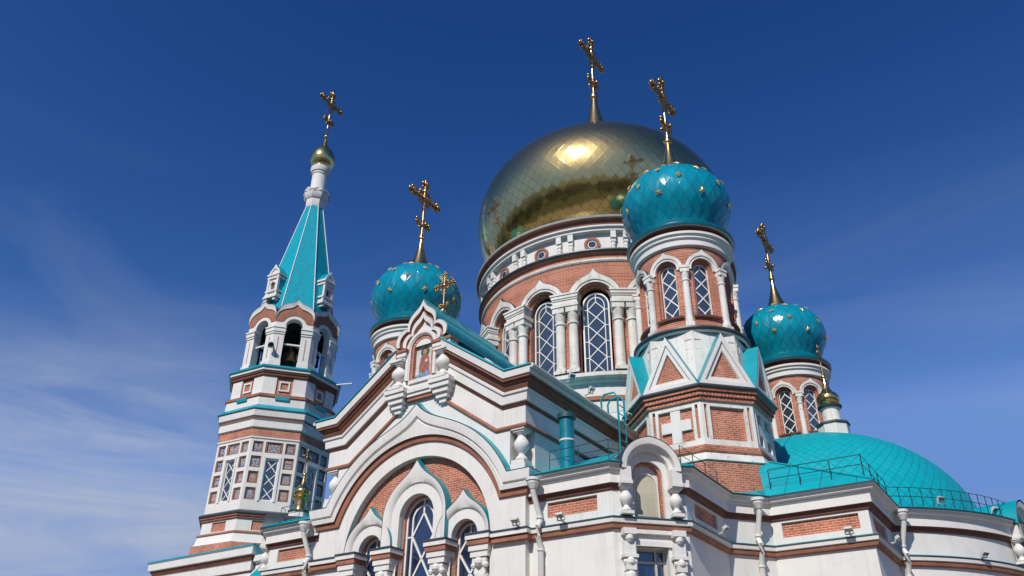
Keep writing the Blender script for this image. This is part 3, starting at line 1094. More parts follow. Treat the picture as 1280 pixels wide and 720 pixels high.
tower = corner_tower()
tower.location = (TA, -TA, 0)
for loc in ((-TA, -TA, 0), (TA, TA, 0)):
    copy_part(tower, loc)

# ------------------------------------------------------------------ bell tower
BX = -23.854
def bell_tower():
    ap = cos(pi / 8)
    mb = MB()
    mb.ngon([(4.15, 9.5), (4.02, 12.22), (3.92, 12.26)], BRICK)
    mb.ngon([(3.92, 12.25), (3.84, 12.36), (3.76, 12.74), (3.74, 12.80)], WHITE)
    mb.ngon([(3.80, 12.78), (3.80, 12.86), (3.64, 12.94)], [TERRA, TERRA])
    def face_panels(r, z0, z1, holes, depth, mp_mat, k, mw=WHITE):
        panel(mb, pmap(0, 0, k * 45), -r * sin(pi / 8), r * sin(pi / 8), z0, z1, holes, r * ap, depth, mw, mp_mat)
    for k in range(8):
        face_panels(3.62, 12.92, 13.62, [(-.55, .55, 13.0, 13.54)], .07, BRICK, k)
    mb.ngon([(3.62, 13.60), (3.72, 13.64), (3.72, 13.72), (3.80, 13.76), (3.80, 13.84), (3.90, 13.90), (3.90, 13.98), (3.62, 14.12)], [TERRA, TERRA, TERRA, TERRA, SLATE, SLATE, SLATE])
    # panel storey: glazed tiles round one window on every face
    rows = [(17.52, 18.20), (16.60, 17.30), (15.66, 16.38), (14.70, 15.42)]
    tiles_h = []
    for x in (-.94, .94):
        for z0, z1 in rows:
            tiles_h.append((x - .29, x + .29, z0, z1))
    tiles_h.append((-.50, .50, 17.52, 18.20))
    for k in range(8):
        panel(mb, pmap(0, 0, k * 45), -3.62 * sin(pi / 8), 3.62 * sin(pi / 8), 14.1, 18.36, tiles_h + [(-.36, .36, 14.72, 17.16, DARK)], 3.62 * ap, .16, WHITE, BROWN)
        mp = pmap(0, 0, k * 45)
        d = 3.62 * ap
        for x0, x1, z0, z1 in ((-.50, -.38, 14.66, 17.24), (.38, .50, 14.66, 17.24), (-.50, .50, 17.20, 17.30)):
            mbox(mb, mp, x0, x1, z0, z1, d - .02, d + .05, WHITE)
    mb.ngon([(3.62, 18.34), (3.68, 18.38), (3.68, 18.46), (3.62, 18.48)], WHITE)
    mb.ngon([(3.62, 18.47), (3.62, 19.02)], BRICK)
    mb.ngon([(3.62, 19.0), (3.74, 19.05), (3.74, 19.50), (3.82, 19.54), (3.82, 19.64), (3.76, 19.66), (3.86, 19.72), (3.90, 20.10), (3.98, 20.14), (3.98, 20.20), (3.60, 20.52)],
            [WHITE, WHITE, WHITE, BROWN, BROWN, WHITE, WHITE, SLATE, TEALP, TEALP])
    mb.ngon([(3.62, 20.50), (3.62, 21.04)], WHITE)
    mb.ngon([(3.62, 21.02), (3.70, 21.06), (3.70, 21.16), (3.58, 21.18), (3.58, 21.28), (3.44, 21.32)], [TERRA, TERRA, TERRA, TERRA, WHITE])
    for k in range(8):
        mp = pmap(0, 0, k * 45)
        d = 3.42 * ap
        hw = 3.42 * sin(pi / 8)
        rect(mb, mp, -.50, .50, 21.3, 22.5, d - .09, BRICK)
        for sg in (-1, 1):
            x0, x1 = sorted((sg * .50, sg * hw))
            rect(mb, mp, x0, x1, 21.3, 22.52, d, WHITE)
            mb.quad([mp(sg * .50, 21.3, d), mp(sg * .50, 21.3, d - .09), mp(sg * .50, 22.52, d - .09), mp(sg * .50, 22.52, d)], WHITE)
        sq = lambda r: [(-r, 21.9 - r), (r, 21.9 - r), (r, 21.9 + r), (-r, 21.9 + r), (-r, 21.9 - r)]
        rings(mb, mp, [(sq(.33), d - .09), (sq(.33), d - .01), (sq(.23), d - .01), (sq(.23), d - .09)], WHITE)
        # small turquoise flap below the panel
        mbox(mb, mp, -.42, .42, 20.86, 21.08, d - .1, 3.62 * ap + .09, TEALP)
    mb.ngon([(3.42, 22.48), (3.54, 22.54), (3.54, 22.64), (3.62, 22.70), (3.62, 22.80), (3.70, 22.82), (3.70, 22.98), (3.80, 23.0), (3.80, 23.12), (3.05, 23.38)],
            [BROWN, BROWN, BROWN, BROWN, WHITE, WHITE, TEALP, TEALP, TEALP])
    mb.ngon([(3.06, 23.36), (.02, 23.37)], TEALP)
    part = mb.build("bell_tower", cath, (BX, 0, 0), R(4.6))
    # glazed tiles and windows of the panel storey
    def tile(x, z0, z1, hw):
        t = MB()
        mp = pmap(0, 0, 0)
        d = 3.62 * ap
        zc, hh = (z0 + z1) / 2, (z1 - z0) / 2
        sq = lambda f: [(x - hw * f, zc - hh * f), (x + hw * f, zc - hh * f), (x + hw * f, zc + hh * f), (x - hw * f, zc + hh * f), (x - hw * f, zc - hh * f)]
        rings(t, mp, [(sq(.98), d - .16), (sq(.98), d - .05), (sq(.80), d - .05), (sq(.70), d - .12)], [TERRA, TERRA, BROWN])
        s_ = .70
        pts = [(x - hw * s_, zc - hh * s_), (x + hw * s_, zc - hh * s_), (x + hw * s_, zc + hh * s_), (x - hw * s_, zc + hh * s_)]
        t.quad([mp(a, b, d - .10) for a, b in pts], MAJ, [((a - x) / hh * .5, (b - zc) / hh * .5) for a, b in pts])
        return t
    first = []
    for x in (-.94, .94):
        for z0, z1 in rows:
            first.append(tile(x, z0, z1, .29).build("glazed_tile", part, smooth=0))
    first.append(tile(0, 17.52, 18.20, .50).build("glazed_tile", part, smooth=0))
    wm = MB()
    mp = pmap(0, 0, 0)
    d = 3.62 * ap - .14
    rect(wm, mp, -.36, .36, 14.72, 17.16, d, GLASS)
    ins = lambda x, z: abs(x) <= .34 and 14.74 <= z <= 17.14
    for x0, x1, z0, z1 in ((-.36, -.31, 14.72, 17.16), (.31, .36, 14.72, 17.16), (-.31, .31, 17.10, 17.16), (-.31, .31, 14.72, 14.78)):
        mbox(wm, mp, x0, x1, z0, z1, d, d + .05, FRAME)
    for j in range(-1, 4):
        z = 14.74 + j * .8
        clip_bar(wm, mp, (-.34, z), (.34, z + .8), ins, .045, d, d + .03, FRAME)
        clip_bar(wm, mp, (.34, z), (-.34, z + .8), ins, .045, d, d + .026, FRAME)
    first.append(wm.build("window", part, smooth=0))
    for k in range(1, 8):
        if k in (4, 5):
            continue
        for o in first:
            dup(o, part, R(45 * k))
    # open belfry
    bf = MB()
    r0 = 3.10
    hw, d = r0 * sin(pi / 8), r0 * ap
    def crest(x):
        t = abs(x) / hw
        return 27.16 + .74 * sqrt(max(0.0, 1 - t ** 2.2)) + (.30 * (1 - t / .35) ** 1.7 if t < .35 else 0)
    for k in range(8):
        mp = pmap(0, 0, k * 45)
        bay(bf, mp, -hw, hw, 23.36, lambda x: crest(x) - .02, 0, 26.28, .53, d, WHITE, 18)
        hood(bf, mp, 0, 26.28, [(.53, d, 0, WHITE), (.53, d - .55, 0, WHITE)], zb=23.36, n=18)
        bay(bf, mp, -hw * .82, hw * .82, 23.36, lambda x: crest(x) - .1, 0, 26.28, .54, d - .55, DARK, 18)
        # brick arch band and white crest
        xs = [-hw + 2 * hw * i / 24 for i in range(25)]
        lowb = lambda x: max(26.50, 26.28 + sqrt(max(0, .76 ** 2 - x * x))) if abs(x) < .76 else 26.50
        bf.grid([[mp(x, lowb(x), d + .03) for x in xs], [mp(x, crest(x) - .34, d + .03) for x in xs]], TERRA)
        bf.grid([[mp(x, crest(x) - .34, d + .03) for x in xs], [mp(x, crest(x) - .34, d + .09) for x in xs], [mp(x, crest(x) - .04, d + .12) for x in xs], [mp(x, crest(x), d + .14) for x in xs], [mp(x, crest(x) + .03, d + .14) for x in xs], [mp(x, crest(x) + .02, d - .6) for x in xs]],
                [WHITE, WHITE, WHITE, SLATE, SLATE])
        # piers: capital blocks that turn the corner, sunk slot on the shaft
        for sg in (-1, 1):
            x0, x1 = sorted((sg * (.50 if True else 0), sg * hw))
            for (z0, z1, e) in ((25.62, 25.76, .05), (25.76, 26.02, .10), (26.02, 26.12, .15), (23.38, 23.66, .07)):
                xx = [sg * (.53 - e * .4), sg * (hw + e * .414)]
                xx.sort()
                mbox(bf, mp, xx[0], xx[1], z0, z1, d - .4, d + e, WHITE)
            xs0, xs1 = sorted((sg * .84, sg * .89))
            mbox(bf, mp, xs0, xs1, 23.9, 25.4, d - .02, d + .012, TERRA)
        mbox(bf, mp, -.53, .53, 25.0, 25.1, d - .35, d - .25, WHITE)
    for k in range(8):
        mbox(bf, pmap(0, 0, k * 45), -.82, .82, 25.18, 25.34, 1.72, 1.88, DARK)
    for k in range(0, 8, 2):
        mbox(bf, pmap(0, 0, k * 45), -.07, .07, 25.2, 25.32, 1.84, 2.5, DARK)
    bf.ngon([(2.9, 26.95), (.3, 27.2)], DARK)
    bf.build("belfry", part)
    sp = MB()
    sp.tube([pmap(0, 0, 90)(1.0, 23.02, 3.3), pmap(0, 0, 90)(1.3, 22.98, 4.6)], .055, PIPEW, 8)
    sp.build("rain_spout", part)
    # tent roof
    tm = MB()
    z0, z1, ra, rb = 27.0, 37.75, 2.86, .62
    for i in range(8):
        a, b = (i - .5) * pi / 4, (i + .5) * pi / 4
        rowsv, uvs = [], []
        for j in range(3):
            f = j / 2
            r = ra + (rb - ra) * f
            z = z0 + (z1 - z0) * f
            rowsv.append([(r * sin(q), -r * cos(q), z) for q in (a, b)])
            h = r * sin(pi / 8) / .28
            uvs.append([(i * 31.0 - h, z / .30), (i * 31.0 + h, z / .30)])
        tm.grid(rowsv, TENT, False, uvs)
        tm.tube([((ra + .02) * sin(b), -(ra + .02) * cos(b), z0), ((rb + .02) * sin(b), -(rb + .02) * cos(b), z1)], .03, FRAME, 6)
    tm.build("tent_roof", part, smooth=20)
    # kiosk dormers on every other face
    dm = MB()
    mp = pmap(0, 0, 0)
    df, dbk = 2.62, 1.3
    def ring_d(hw_, zb, zs, tip, dd):
        return ([(-hw_, zb)] + arc(0, zs, hw_, 12, tip) + [(hw_, zb)], dd)
    rings(dm, mp, [ring_d(.46, 28.7, 30.55, .30, dbk), ring_d(.46, 28.7, 30.55, .30, df), ring_d(.46, 28.7, 30.55, .30, df + .06), ring_d(.34, 28.7, 30.55, .1, df + .06), ring_d(.34, 28.7, 30.55, .1, df - .02)], [TEALP, WHITE, WHITE, WHITE])
    pts = ring_d(.34, 28.7, 30.55, .1, 0)[0]
    bay(dm, mp, -.36, .36, 28.7, lambda x: 30.55 + sqrt(max(.0, .36 ** 2 - x * x)), 0, 29.72, .17, df - .01, WHITE, 12, zo=29.2)
    hood(dm, mp, 0, 29.72, [(.17, df - .01, 0, WHITE), (.17, df - .12, 0, WHITE)], zb=29.2, n=12)
    rect(dm, mp, -.2, .2, 29.15, 29.95, df - .12, BROWN)
    hood(dm, mp, 0, 29.72, [(.19, df, 0, WHITE), (.19, df + .05, 0, WHITE), (.25, df + .05, .06, WHITE), (.25, df, .06, WHITE)], n=12)
    for zz, e in ((28.62, .14), (28.80, .08), (29.12, .08), (30.16, .07), (30.42, .10)):
        mbox(dm, mp, -.46 - e, .46 + e, zz, zz + .13, dbk, df + e + .02, WHITE)
    for sg in (-1, 1):
        mbox(dm, mp, sg * .40 - .08, sg * .40 + .08, 28.9, 30.3, df - .1, df + .07, WHITE)
        mbox(dm, mp, sg * .36 - .10, sg * .36 + .10, 28.42, 28.62, df - .3, df + .08, WHITE)
    db = dm.build("kiosk_dormer", part, smooth=25)
    for k in (1, 2, 3):
        dup(db, part, R(90 * k))
    # white lantern, gold cupola
    lm = MB()
    lm.ngon([(.66, 37.6), (.72, 37.75), (.72, 38.25), (.80, 38.32), (.96, 38.62), (.98, 38.86), (.80, 39.12), (.60, 39.3)], [WHITE, WHITE, WHITE, WHITE, WHITE, SLATE, WHITE])
    for k in range(8):
        hood(lm, pmap(0, 0, k * 45), 0, 38.82, [(.02, .93, 0, WHITE), (.16, .93, 0, WHITE), (.20, .97, 0, WHITE), (.28, .97, .06, SLATE), (.28, .5, .06, SLATE)], n=10)
    lm.lathe([(.60, 39.25), (.56, 39.4), (.56, 40.75), (.62, 40.8), (.62, 40.95), (.70, 41.0), (.76, 41.25), (.76, 41.42), (.60, 41.5)], WHITE, 24)
    lm.build("lantern", part)
    cm = MB()
    P = [(.70, 41.46), (.66, 41.56), (.78, 41.74), (.92, 42.02), (.97, 42.30), (.95, 42.58), (.85, 42.92), (.68, 43.22), (.46, 43.5), (.28, 43.78), (.16, 44.1), (.09, 44.5)]
    cm.lathe(P, GOLDT, 32, uvn=16)
    cm.build("gold_cupola", part, smooth=60)
    xm = cross_mb(45.6, 49.5, 1.3, .09)
    xm.tube([(0, 0, 44.4), (0, 0, 45.3)], .07, GOLD)
    xm.ball((0, 0, 44.75), .20, GOLD, 10)
    xm.ball((0, 0, 45.9), .13, GOLD, 8)
    xm.build("cross", part, smooth=60)
    return part
bell_tower()
def bell(x, y, z, s, label):
    mb = MB()
    mb.lathe([(.02 * s, 0), (.30 * s, -.02 * s), (.38 * s, -.10 * s), (.42 * s, -.35 * s), (.52 * s, -.68 * s), (.72 * s, -.95 * s), (.76 * s, -1.0 * s), (.66 * s, -.98 * s), (.40 * s, -.5 * s), (.02 * s, -.2 * s)], BRONZE, 28)
    mb.tube([(0, 0, -.2 * s), (0, 0, -1.05 * s)], .035 * s, IRON)
    mb.ball((0, 0, -1.05 * s), .10 * s, IRON, 8)
    mb.tube([(0, 0, -.02 * s), (0, 0, .30 * s)], .06 * s, BRONZE)
    o = mb.build("bell", None, (x, y, z), smooth=45)
    return tag(o, label, "bell", "bells of the belfry")
# ------------------------------------------------------------------ gabled south transept
XC = 0.50
HW, WD = 3.93, 14.36           # half width and wall plane (distance south of the dome axis)
def transept():
    mp = pmap(XC, 0, 0)
    KX, KZ, SL = 3.44, 11.70, 0.71
    ca = cos(atan2(SL, 1))
    AX = .95
    def rake(x, off=0.0):
        x = abs(x)
        kx = KX + .316 * off
        return KZ + off if x >= kx else KZ + SL * (KX - x) + off / ca
    mb = MB()
    # front wall with the great arch, top under the raking cornice
    XN = 3.40                                # corner niches for the balusters begin here
    bay(mb, mp, -XN, XN, 0.0, lambda x: rake(x, -.55), 0, 7.05, 2.78, WD, WHITE, 40)
    for sg in (-1, 1):
        x0, x1 = sorted((sg * XN, sg * HW))
        rect(mb, mp, x0, x1, 0, 8.70, WD, WHITE)
        rect(mb, mp, x0, x1, 10.14, 11.5, WD, WHITE)
        rect(mb, mp, x0, x1, 8.6, 10.2, WD - .50, WHITE)
        mb.quad([mp(sg * XN, 8.6, WD), mp(sg * XN, 8.6, WD - .5), mp(sg * XN, 10.2, WD - .5), mp(sg * XN, 10.2, WD)], WHITE)
        mb.quad([mp(x0, 10.14, WD), mp(x1, 10.14, WD), mp(x1, 10.14, WD - .5), mp(x0, 10.14, WD - .5)], WHITE)
        mb.quad([mp(x0, 8.66, WD), mp(x1, 8.66, WD), mp(x1, 8.66, WD - .5), mp(x0, 8.66, WD - .5)], WHITE)
    hood(mb, mp, 0, 7.05, [(2.78, WD, 0, WHITE), (2.78, 14.10, 0, WHITE)], zb=0.0, n=40)
    for sg in (-1, 1):                       # side walls and back
        xs = XC + sg * HW
        mb.grid([[(xs, -WD + .5, z), (xs, -5.5, z)] for z in (0, 11.5)], WHITE)
        mb.grid([[(xs, -WD, z), (xs, -WD + .5, z)] for z in (0, 8.66)], WHITE)
        mb.grid([[(xs, -WD, z), (xs, -WD + .5, z)] for z in (10.14, 11.5)], WHITE)
    # brick tympanum with three arched openings
    tops = [(-1.80, .46, 7.25), (0.0, .66, 8.05), (1.80, .46, 7.25)]
    segs = []
    x = -2.80
    for xc, r, z0 in tops:
        segs.append((x, xc - r, None))
        segs.append((xc - r, xc + r, (xc, r, z0)))
        x = xc + r
    segs.append((x, 2.80, None))
    dT = 14.14
    for xa, xb, hole in segs:
        n = 16
        xs = [xa + (xb - xa) * (1 - cos(pi * i / n)) / 2 for i in range(n + 1)]
        lo = [hole[2] + sqrt(max(0, hole[1] ** 2 - (q - hole[0]) ** 2)) if hole else 0.0 for q in xs]
        hi = [7.05 + sqrt(max(0.0, 2.80 ** 2 - q * q)) for q in xs]
        mb.grid([[mp(q, z, dT) for q, z in zip(xs, lo)], [mp(q, max(h, z), dT) for q, h, z in zip(xs, hi, lo)]], BRICK)
    for xc, r, z0 in tops:                   # brick reveals of the windows
        hood(mb, mp, xc, z0, [(r, dT, 0, WHITE), (r, 14.04, 0, BRICK), (r - .03, 14.04, 0, BRICK), (r - .03, 13.85, 0, BRICK)], zb=0.0, n=20)
    # belt along the pilasters at impost height
    for sg in (-1, 1):
        x0, x1 = sorted((sg * 2.90, sg * (HW + .15)))
        for z0, z1, e, mt in ((7.10, 7.15, .19, SLATE), (6.99, 7.10, .17, WHITE), (6.93, 6.99, .11, BROWN), (6.84, 6.93, .14, TERRA)):
            mbox(mb, mp, x0, x1, z0, z1, WD - .05, WD + e, mt)
    part = mb.build("south_transept", cath)
    # --- great ogee hood mould, turning level at its feet and returning round the corners
    hm = MB()
    spec = [(3.22, 0, WD - .01, TERRA), (3.24, 0, WD + .07, TERRA), (3.38, 0, WD + .10, BROWN), (3.40, 0, WD + .17, WHITE), (3.52, .40, WD + .20, WHITE),
            (3.56, .44, WD + .15, WHITE), (3.59, .47, WD + .24, WHITE), (3.84, .58, WD + .29, SLATE), (3.87, .62, WD + .29, TEALP), (3.89, .64, WD - .02, None)]
    rows = []
    for r, tip, d, mt in spec:
        ze = 8.06 + (r - 3.22) / (3.87 - 3.22) * .66
        e0 = math.asin((ze - 7.05) / r)
        X = HW + (d - WD) + .02
        row = [(XC - X, -13.2, ze), mp(-X, ze, d)] + [mp(a, b, d) for a, b in arc(0, 7.05, r, 72, tip, .46, None, e0)] + [mp(X, ze, d), (XC + X, -13.2, ze)]
        rows.append(row)
    hm.grid(rows, [q[3] for q in spec[:-1]])
    hm.build("arch_hood", part)
    # --- hoods of the three windows
    wm = MB()
    for (xc, r, z0), ro, tip, e in zip(tops, (.93, 1.20, .93), (.34, .46, .34), (0, .05, .02)):
        hood(wm, mp, xc, z0, [(r, dT - .02, 0, WHITE), (r, dT + .10 + e, 0, WHITE), (ro * .80, dT + .10 + e, 0, WHITE), (ro * .83, dT + .15 + e, 0, WHITE), (ro * .90, dT + .20 + e, tip * .4, WHITE), (ro, dT + .23 + e, tip, SLATE), (ro + .02, dT + .23 + e, tip + .02, TEALP), (ro + .025, dT - .02, tip + .02, None)], zb=7.12, n=44, ph=.70)
        # white jambs below the springing
        for sg in (-1, 1):
            x0, x1 = sorted((xc + sg * (r + .004), xc + sg * ro * .83))
            rect(wm, mp, x0, x1, 0, z0, dT + .09 + e, WHITE)
    wm.build("window_hood", part)
    for (xc, r, z0), bd in zip(tops, (False, True, False)):
        lattice_window(mp, xc, 3.6, z0 - .02, r - .025, 13.90, GLASSB, bd, 1.35 if bd else 1.15, .055, .06, .40).build("window", part)
    # --- impost blocks and engaged columns between the windows
    first = None
    for xc in (-2.45, -1.02, 1.02, 2.50):
        p = (XC + xc, -dT, 0)
        if first is None:
            c = MB()
            for z0, z1, w_, d1, mt in ((7.12, 7.18, .41, .50, SLATE), (7.00, 7.12, .40, .48, WHITE), (6.86, 7.00, .37, .44, TERRA), (6.70, 6.86, .33, .40, WHITE), (6.54, 6.70, .29, .36, WHITE), (6.30, 6.50, .23, .34, WHITE), (6.10, 6.30, .19, .30, WHITE)):
                c.box((-w_, -d1, z0), (w_, .1, z1), mt)
            c.ball((0, -.34, 6.40), .13, WHITE, 10)
            for sg in (-1, 1):
                c.ball((sg * .2, -.30, 6.32), .085, WHITE, 8)
            c.lathe([(.19, 3.4), (.19, 6.0), (.24, 6.02), (.24, 6.1), (.15, 6.12)], WHITE, 14, (0, -.12))
            first = c.build("impost_column", part, p)
        else:
            dup(first, part, 0, p)
    # --- raking cornice
    cm = MB()
    prof = [(.07, 12.6, TEALP), (.07, WD + .44, TEALP), (.015, WD + .46, SLATE), (-.01, WD + .42, WHITE), (-.20, WD + .39, WHITE), (-.21, WD + .34, BROWN), (-.29, WD + .36, BROWN), (-.29, WD + .30, BROWN), (-.36, WD + .28, TERRA),
            (-.36, WD + .23, BROWN), (-.46, WD + .21, BROWN), (-.54, WD + .15, WHITE), (-.57, WD + .20, WHITE), (-.63, WD + .19, WHITE), (-.64, WD + .14, WHITE), (-.90, WD + .12, WHITE), (-.92, WD + .08, BROWN), (-1.0, WD + .03, BROWN), (-1.02, WD - .02, None)]  # lowest brown strip stands in for the shadow in the cove
    band = [(-1.55, WD - .02, TERRA), (-1.56, WD + .05, TERRA), (-1.61, WD + .075, TERRA), (-1.66, WD + .06, TERRA), (-1.68, WD - .02, None)]
    for pr in (prof, band):
        for sg in (-1, 1):
            rows = []
            for off, d, mt in pr:
                X = HW + max(d - WD, -.02)
                dd = d
                row = [(XC + sg * X, -5.2, KZ + off), mp(sg * X, KZ + off, dd), mp(sg * (KX + .316 * off), KZ + off, dd), mp(sg * AX, rake(AX, off), dd)]
                if d < WD - 1:
                    row[0] = (XC + sg * 4.0, -5.2, KZ + off)
                    row[1] = mp(sg * 4.0, KZ + off, dd)
                rows.append(row)
            cm.grid(rows, [q[2] for q in pr[:-1]])
    cm.build("gable_cornice", part)
    # --- roof
    rm = MB()
    xs = [AX, KX, HW + .42]
    for sg in (-1, 1):
        rm.grid([[mp(sg * q, rake(q, .05), dd) for q in xs] for dd in (WD + .42, 4.8)], TEAL)
        rm.quad([mp(0, rake(0, .05), WD - .6), mp(sg * AX, rake(AX, .05), WD - .6), mp(sg * AX, rake(AX, .05), 4.8), mp(0, rake(0, .05), 4.8)], TEAL)
    for sg in (-1, 1):
        xg = XC + sg * (HW + .48)
        rm.tube([(xg, -WD - .42, 11.68), (xg, -5.2, 11.68)], .075, LAMPG, 8)
    rm.build("gable_roof", part)
    # --- trefoil kokoshnik with the icon
    km = MB()
    def tref(s, tip=1.0):
        cx, cz = 0, 13.52
        P = []
        for t in [R(200 - 6 * i) for i in range(0, 17)]:
            P.append((-.60 + .46 * cos(t), 13.86 + .46 * sin(t)))
        P = [p for p in P if not (p[0] > -.46 and p[1] > 13.95)]
        Q = []
        for i in range(0, 23):
            t = R(188 - i * (98 / 22))
            dd = abs(t - pi / 2)
            r = .60 + (.30 * tip * math.exp(-dd / .15))
            Q.append((r * cos(t), 14.36 + r * sin(t)))
        P = P + Q
        P = P + [(-x, z) for x, z in P[::-1]][1:]
        return [(cx + (x - cx) * s, cz + (z - cz) * s) for x, z in P]
    fd = WD + .30
    rings(km, mp, [(tref(1.03), 10.5), (tref(1.03), fd), (tref(1.0), fd + .02), (tref(.88), fd + .0), (tref(.86), fd - .10), (tref(.76), fd - .12), (tref(.75), fd - .02), (tref(.63), fd - .04), (tref(.60), fd - .16)],
          [TEALP, SLATE, WHITE, TERRA, BROWN, WHITE, WHITE, TERRA])
    t = tref(.60)
    km.quad([mp(x, z, fd - .16) for x, z in t], WHITE)
    # niche wall, arch over the icon, cornice and brackets below
    bay(km, mp, -1.0, 1.0, 11.98, lambda x: 13.62 + (.44 if abs(x) < .5 else 0), 0, 13.50, .37, WD + .14, WHITE, 14, zo=12.42)
    hood(km, mp, 0, 13.50, [(.37, WD + .14, 0, BRICK), (.37, WD + .02, 0, BRICK)], zb=12.42, n=14)
    hood(km, mp, 0, 13.50, [(.37, WD + .145, 0, BRICK), (.37, WD + .16, 0, BRICK), (.47, WD + .16, 0, BRICK), (.47, WD + .20, 0, WHITE), (.53, WD + .26, 0, WHITE), (.62, WD + .26, 0, WHITE), (.66, WD + .12, 0, None)], zb=12.42, n=14)
    mbox(km, mp, -.5, .5, 12.30, 12.42, WD - .1, WD + .20, WHITE)
    for z0, z1, w_, e, mt in ((11.98, 12.10, 1.05, .22, WHITE), (11.86, 11.98, 1.0, .17, WHITE), (11.74, 11.86, .98, .12, TERRA)):
        mbox(km, mp, -w_, w_, z0, z1, WD - .1, WD + e, mt)
    for sg in (-1, 1):
        for z0, z1, w_, e in ((12.02, 12.16, .42, .40), (11.86, 12.02, .38, .35), (11.70, 11.86, .30, .28), (11.54, 11.70, .22, .20), (11.40, 11.54, .13, .13)):
            mbox(km, mp, sg * .92 - w_, sg * .92 + w_, z0, z1, WD - .05, WD + e, WHITE)
        for z0, z1, w_, e, mt in ((13.20, 13.30, .30, .30, WHITE), (13.30, 13.44, .36, .36, WHITE), (13.44, 13.54, .40, .40, TERRA)):
            mbox(km, mp, sg * .92 - w_, sg * .92 + w_, z0, z1, WD - .05, WD + e, mt)
    km.build("kokoshnik", part)
    b0 = baluster(.27, 12.16, 13.20).build("baluster", part, (XC - .92, -WD - .16, 0), smooth=40)
    dup(b0, part, 0, (XC + .92, -WD - .16, 0))
    # painted icon: a robed figure with a gold halo (generic)
    im = MB()
    dI = WD + .03
    sky_ = plain("icon_pale_blue", (0.60, 0.62, 0.58), 0.6, var=.3, scale=6)
    red_ = plain("icon_dark_red", (0.33, 0.11, 0.075), 0.6, var=.3, scale=8)
    skin = plain("icon_ochre", (0.42, 0.24, 0.13), 0.6, var=.2, scale=8)
    blue_ = plain("icon_cloud_blue", (0.18, 0.30, 0.44), 0.6, var=.5, scale=9)
    bay_pts = arc(0, 13.50, .365, 14)
    for (xa, za), (xb, zb_) in zip(bay_pts, bay_pts[1:]):
        im.quad([mp(xa, 12.42, dI), mp(xb, 12.42, dI), mp(xb, zb_, dI), mp(xa, za, dI)], sky_)
    disc = lambda x, z, r, d: [mp(x + r * cos(2 * pi * k / 16), z + r * sin(2 * pi * k / 16), d) for k in range(16)]
    im.quad(disc(0, 13.42, .19, dI + .004), GOLD)
    im.quad([mp(x, z, dI + .008) for x, z in ((-.20, 12.62), (.20, 12.62), (.22, 12.95), (.16, 13.25), (.06, 13.34), (-.06, 13.34), (-.16, 13.25), (-.22, 12.95))], red_)
    im.quad(disc(0, 13.42, .085, dI + .012), skin)
    im.quad(disc(.09, 13.10, .07, dI + .012), skin)
    im.quad(disc(.08, 13.08, .05, dI + .016), sky_)
    for k, (x, z, r) in enumerate(((-.25, 12.52, .11), (.02, 12.50, .13), (.24, 12.54, .11), (-.12, 12.62, .09), (.16, 12.64, .09))):
        im.quad(disc(x, z, r, dI + .016 + .003 * k), blue_)
    im.build("icon_painting", part, smooth=0)
    # corner balusters on the cornice
    b1 = baluster(.23, 8.98, 10.06).build("corner_baluster", part, (XC - 3.67, -WD + .20, 0), smooth=40)
    dup(b1, part, 0, (XC + 3.67, -WD + .20, 0))
    ped = None
    for sg in (-1, 1):
        if ped is None:
            pm = MB()
            pm.box((-.25, -.22, 8.665), (.25, .25, 8.98), WHITE)
            pm.box((-.27, -.24, 10.06), (.27, .25, 10.135), WHITE)
            ped = pm.build("baluster_pedestal", part, (XC - 3.67, -WD + .20, 0))
        else:
            dup(ped, part, 0, (XC + 3.67, -WD + .20, 0))
    x2 = cross_mb(15.2, 16.9, .48, .035, axis='x')
    x2.ball((0, 0, 15.32), .10, GOLD, 10)
    x2.tube([(0, 0, 14.7), (0, 0, 15.3)], .05, IRON)
    x2.build("gable_cross", part, (XC, -13.6, 0), smooth=60)
    return part
transept()

# square body under the drum
bd = MB()
sweep_plan(bd, [(-6, -6), (6, -6), (6, 6), (-6, 6)], [(0, 0, BRICK), (0, 13.1, WHITE), (.10, 13.14, WHITE), (.10, 13.5, SLATE), (-.3, 13.7, SLATE), (-5.9, 13.9, None)], closed=True)
bd.build("central_block", cath)

# ------------------------------------------------------------------ lower storey: corner annex, side bay, apse
EAVE = [(0.0, 7.84, BROWN), (.05, 7.86, BROWN), (.08, 7.97, BROWN), (.17, 7.99, WHITE), (.17, 8.24, WHITE), (.21, 8.26, WHITE), (.21, 8.30, WHITE), (.30, 8.34, WHITE), (.31, 8.435, WHITE), (.39, 8.44, DRIP), (.40, 8.445, DRIP), (.40, 8.50, TEALP), (.2, 8.58, None)]
BELT = [(0.0, 6.83, TERRA), (.10, 6.86, TERRA), (.12, 6.93, BROWN), (.08, 6.97, WHITE), (.15, 6.99, WHITE), (.16, 7.08, SLATE), (.18, 7.10, SLATE), (.18, 7.13, TEALP), (-.01, 7.19, None)]
def apse_arc(r, a0, a1, n):
    return [(8.4 + r * sin(R(a0 + (a1 - a0) * i / n)), -r * cos(R(a0 + (a1 - a0) * i / n))) for i in range(n + 1)]
P0, P1, P2, P3, P4, P5, P6 = (4.30, -14.15), (6.95, -14.15), (8.38, -12.72), (8.38, -9.95), (9.36, -8.80), (12.08, -8.80), (12.08, -5.84)
PATH = [P0, P1, P2, P3, P4, P5, P6]
q45 = sqrt(.5)
DCH = (P1[0] - P1[1]) * q45       # chamfer plane
TC = -4.08                        # middle of the niche along the chamfer

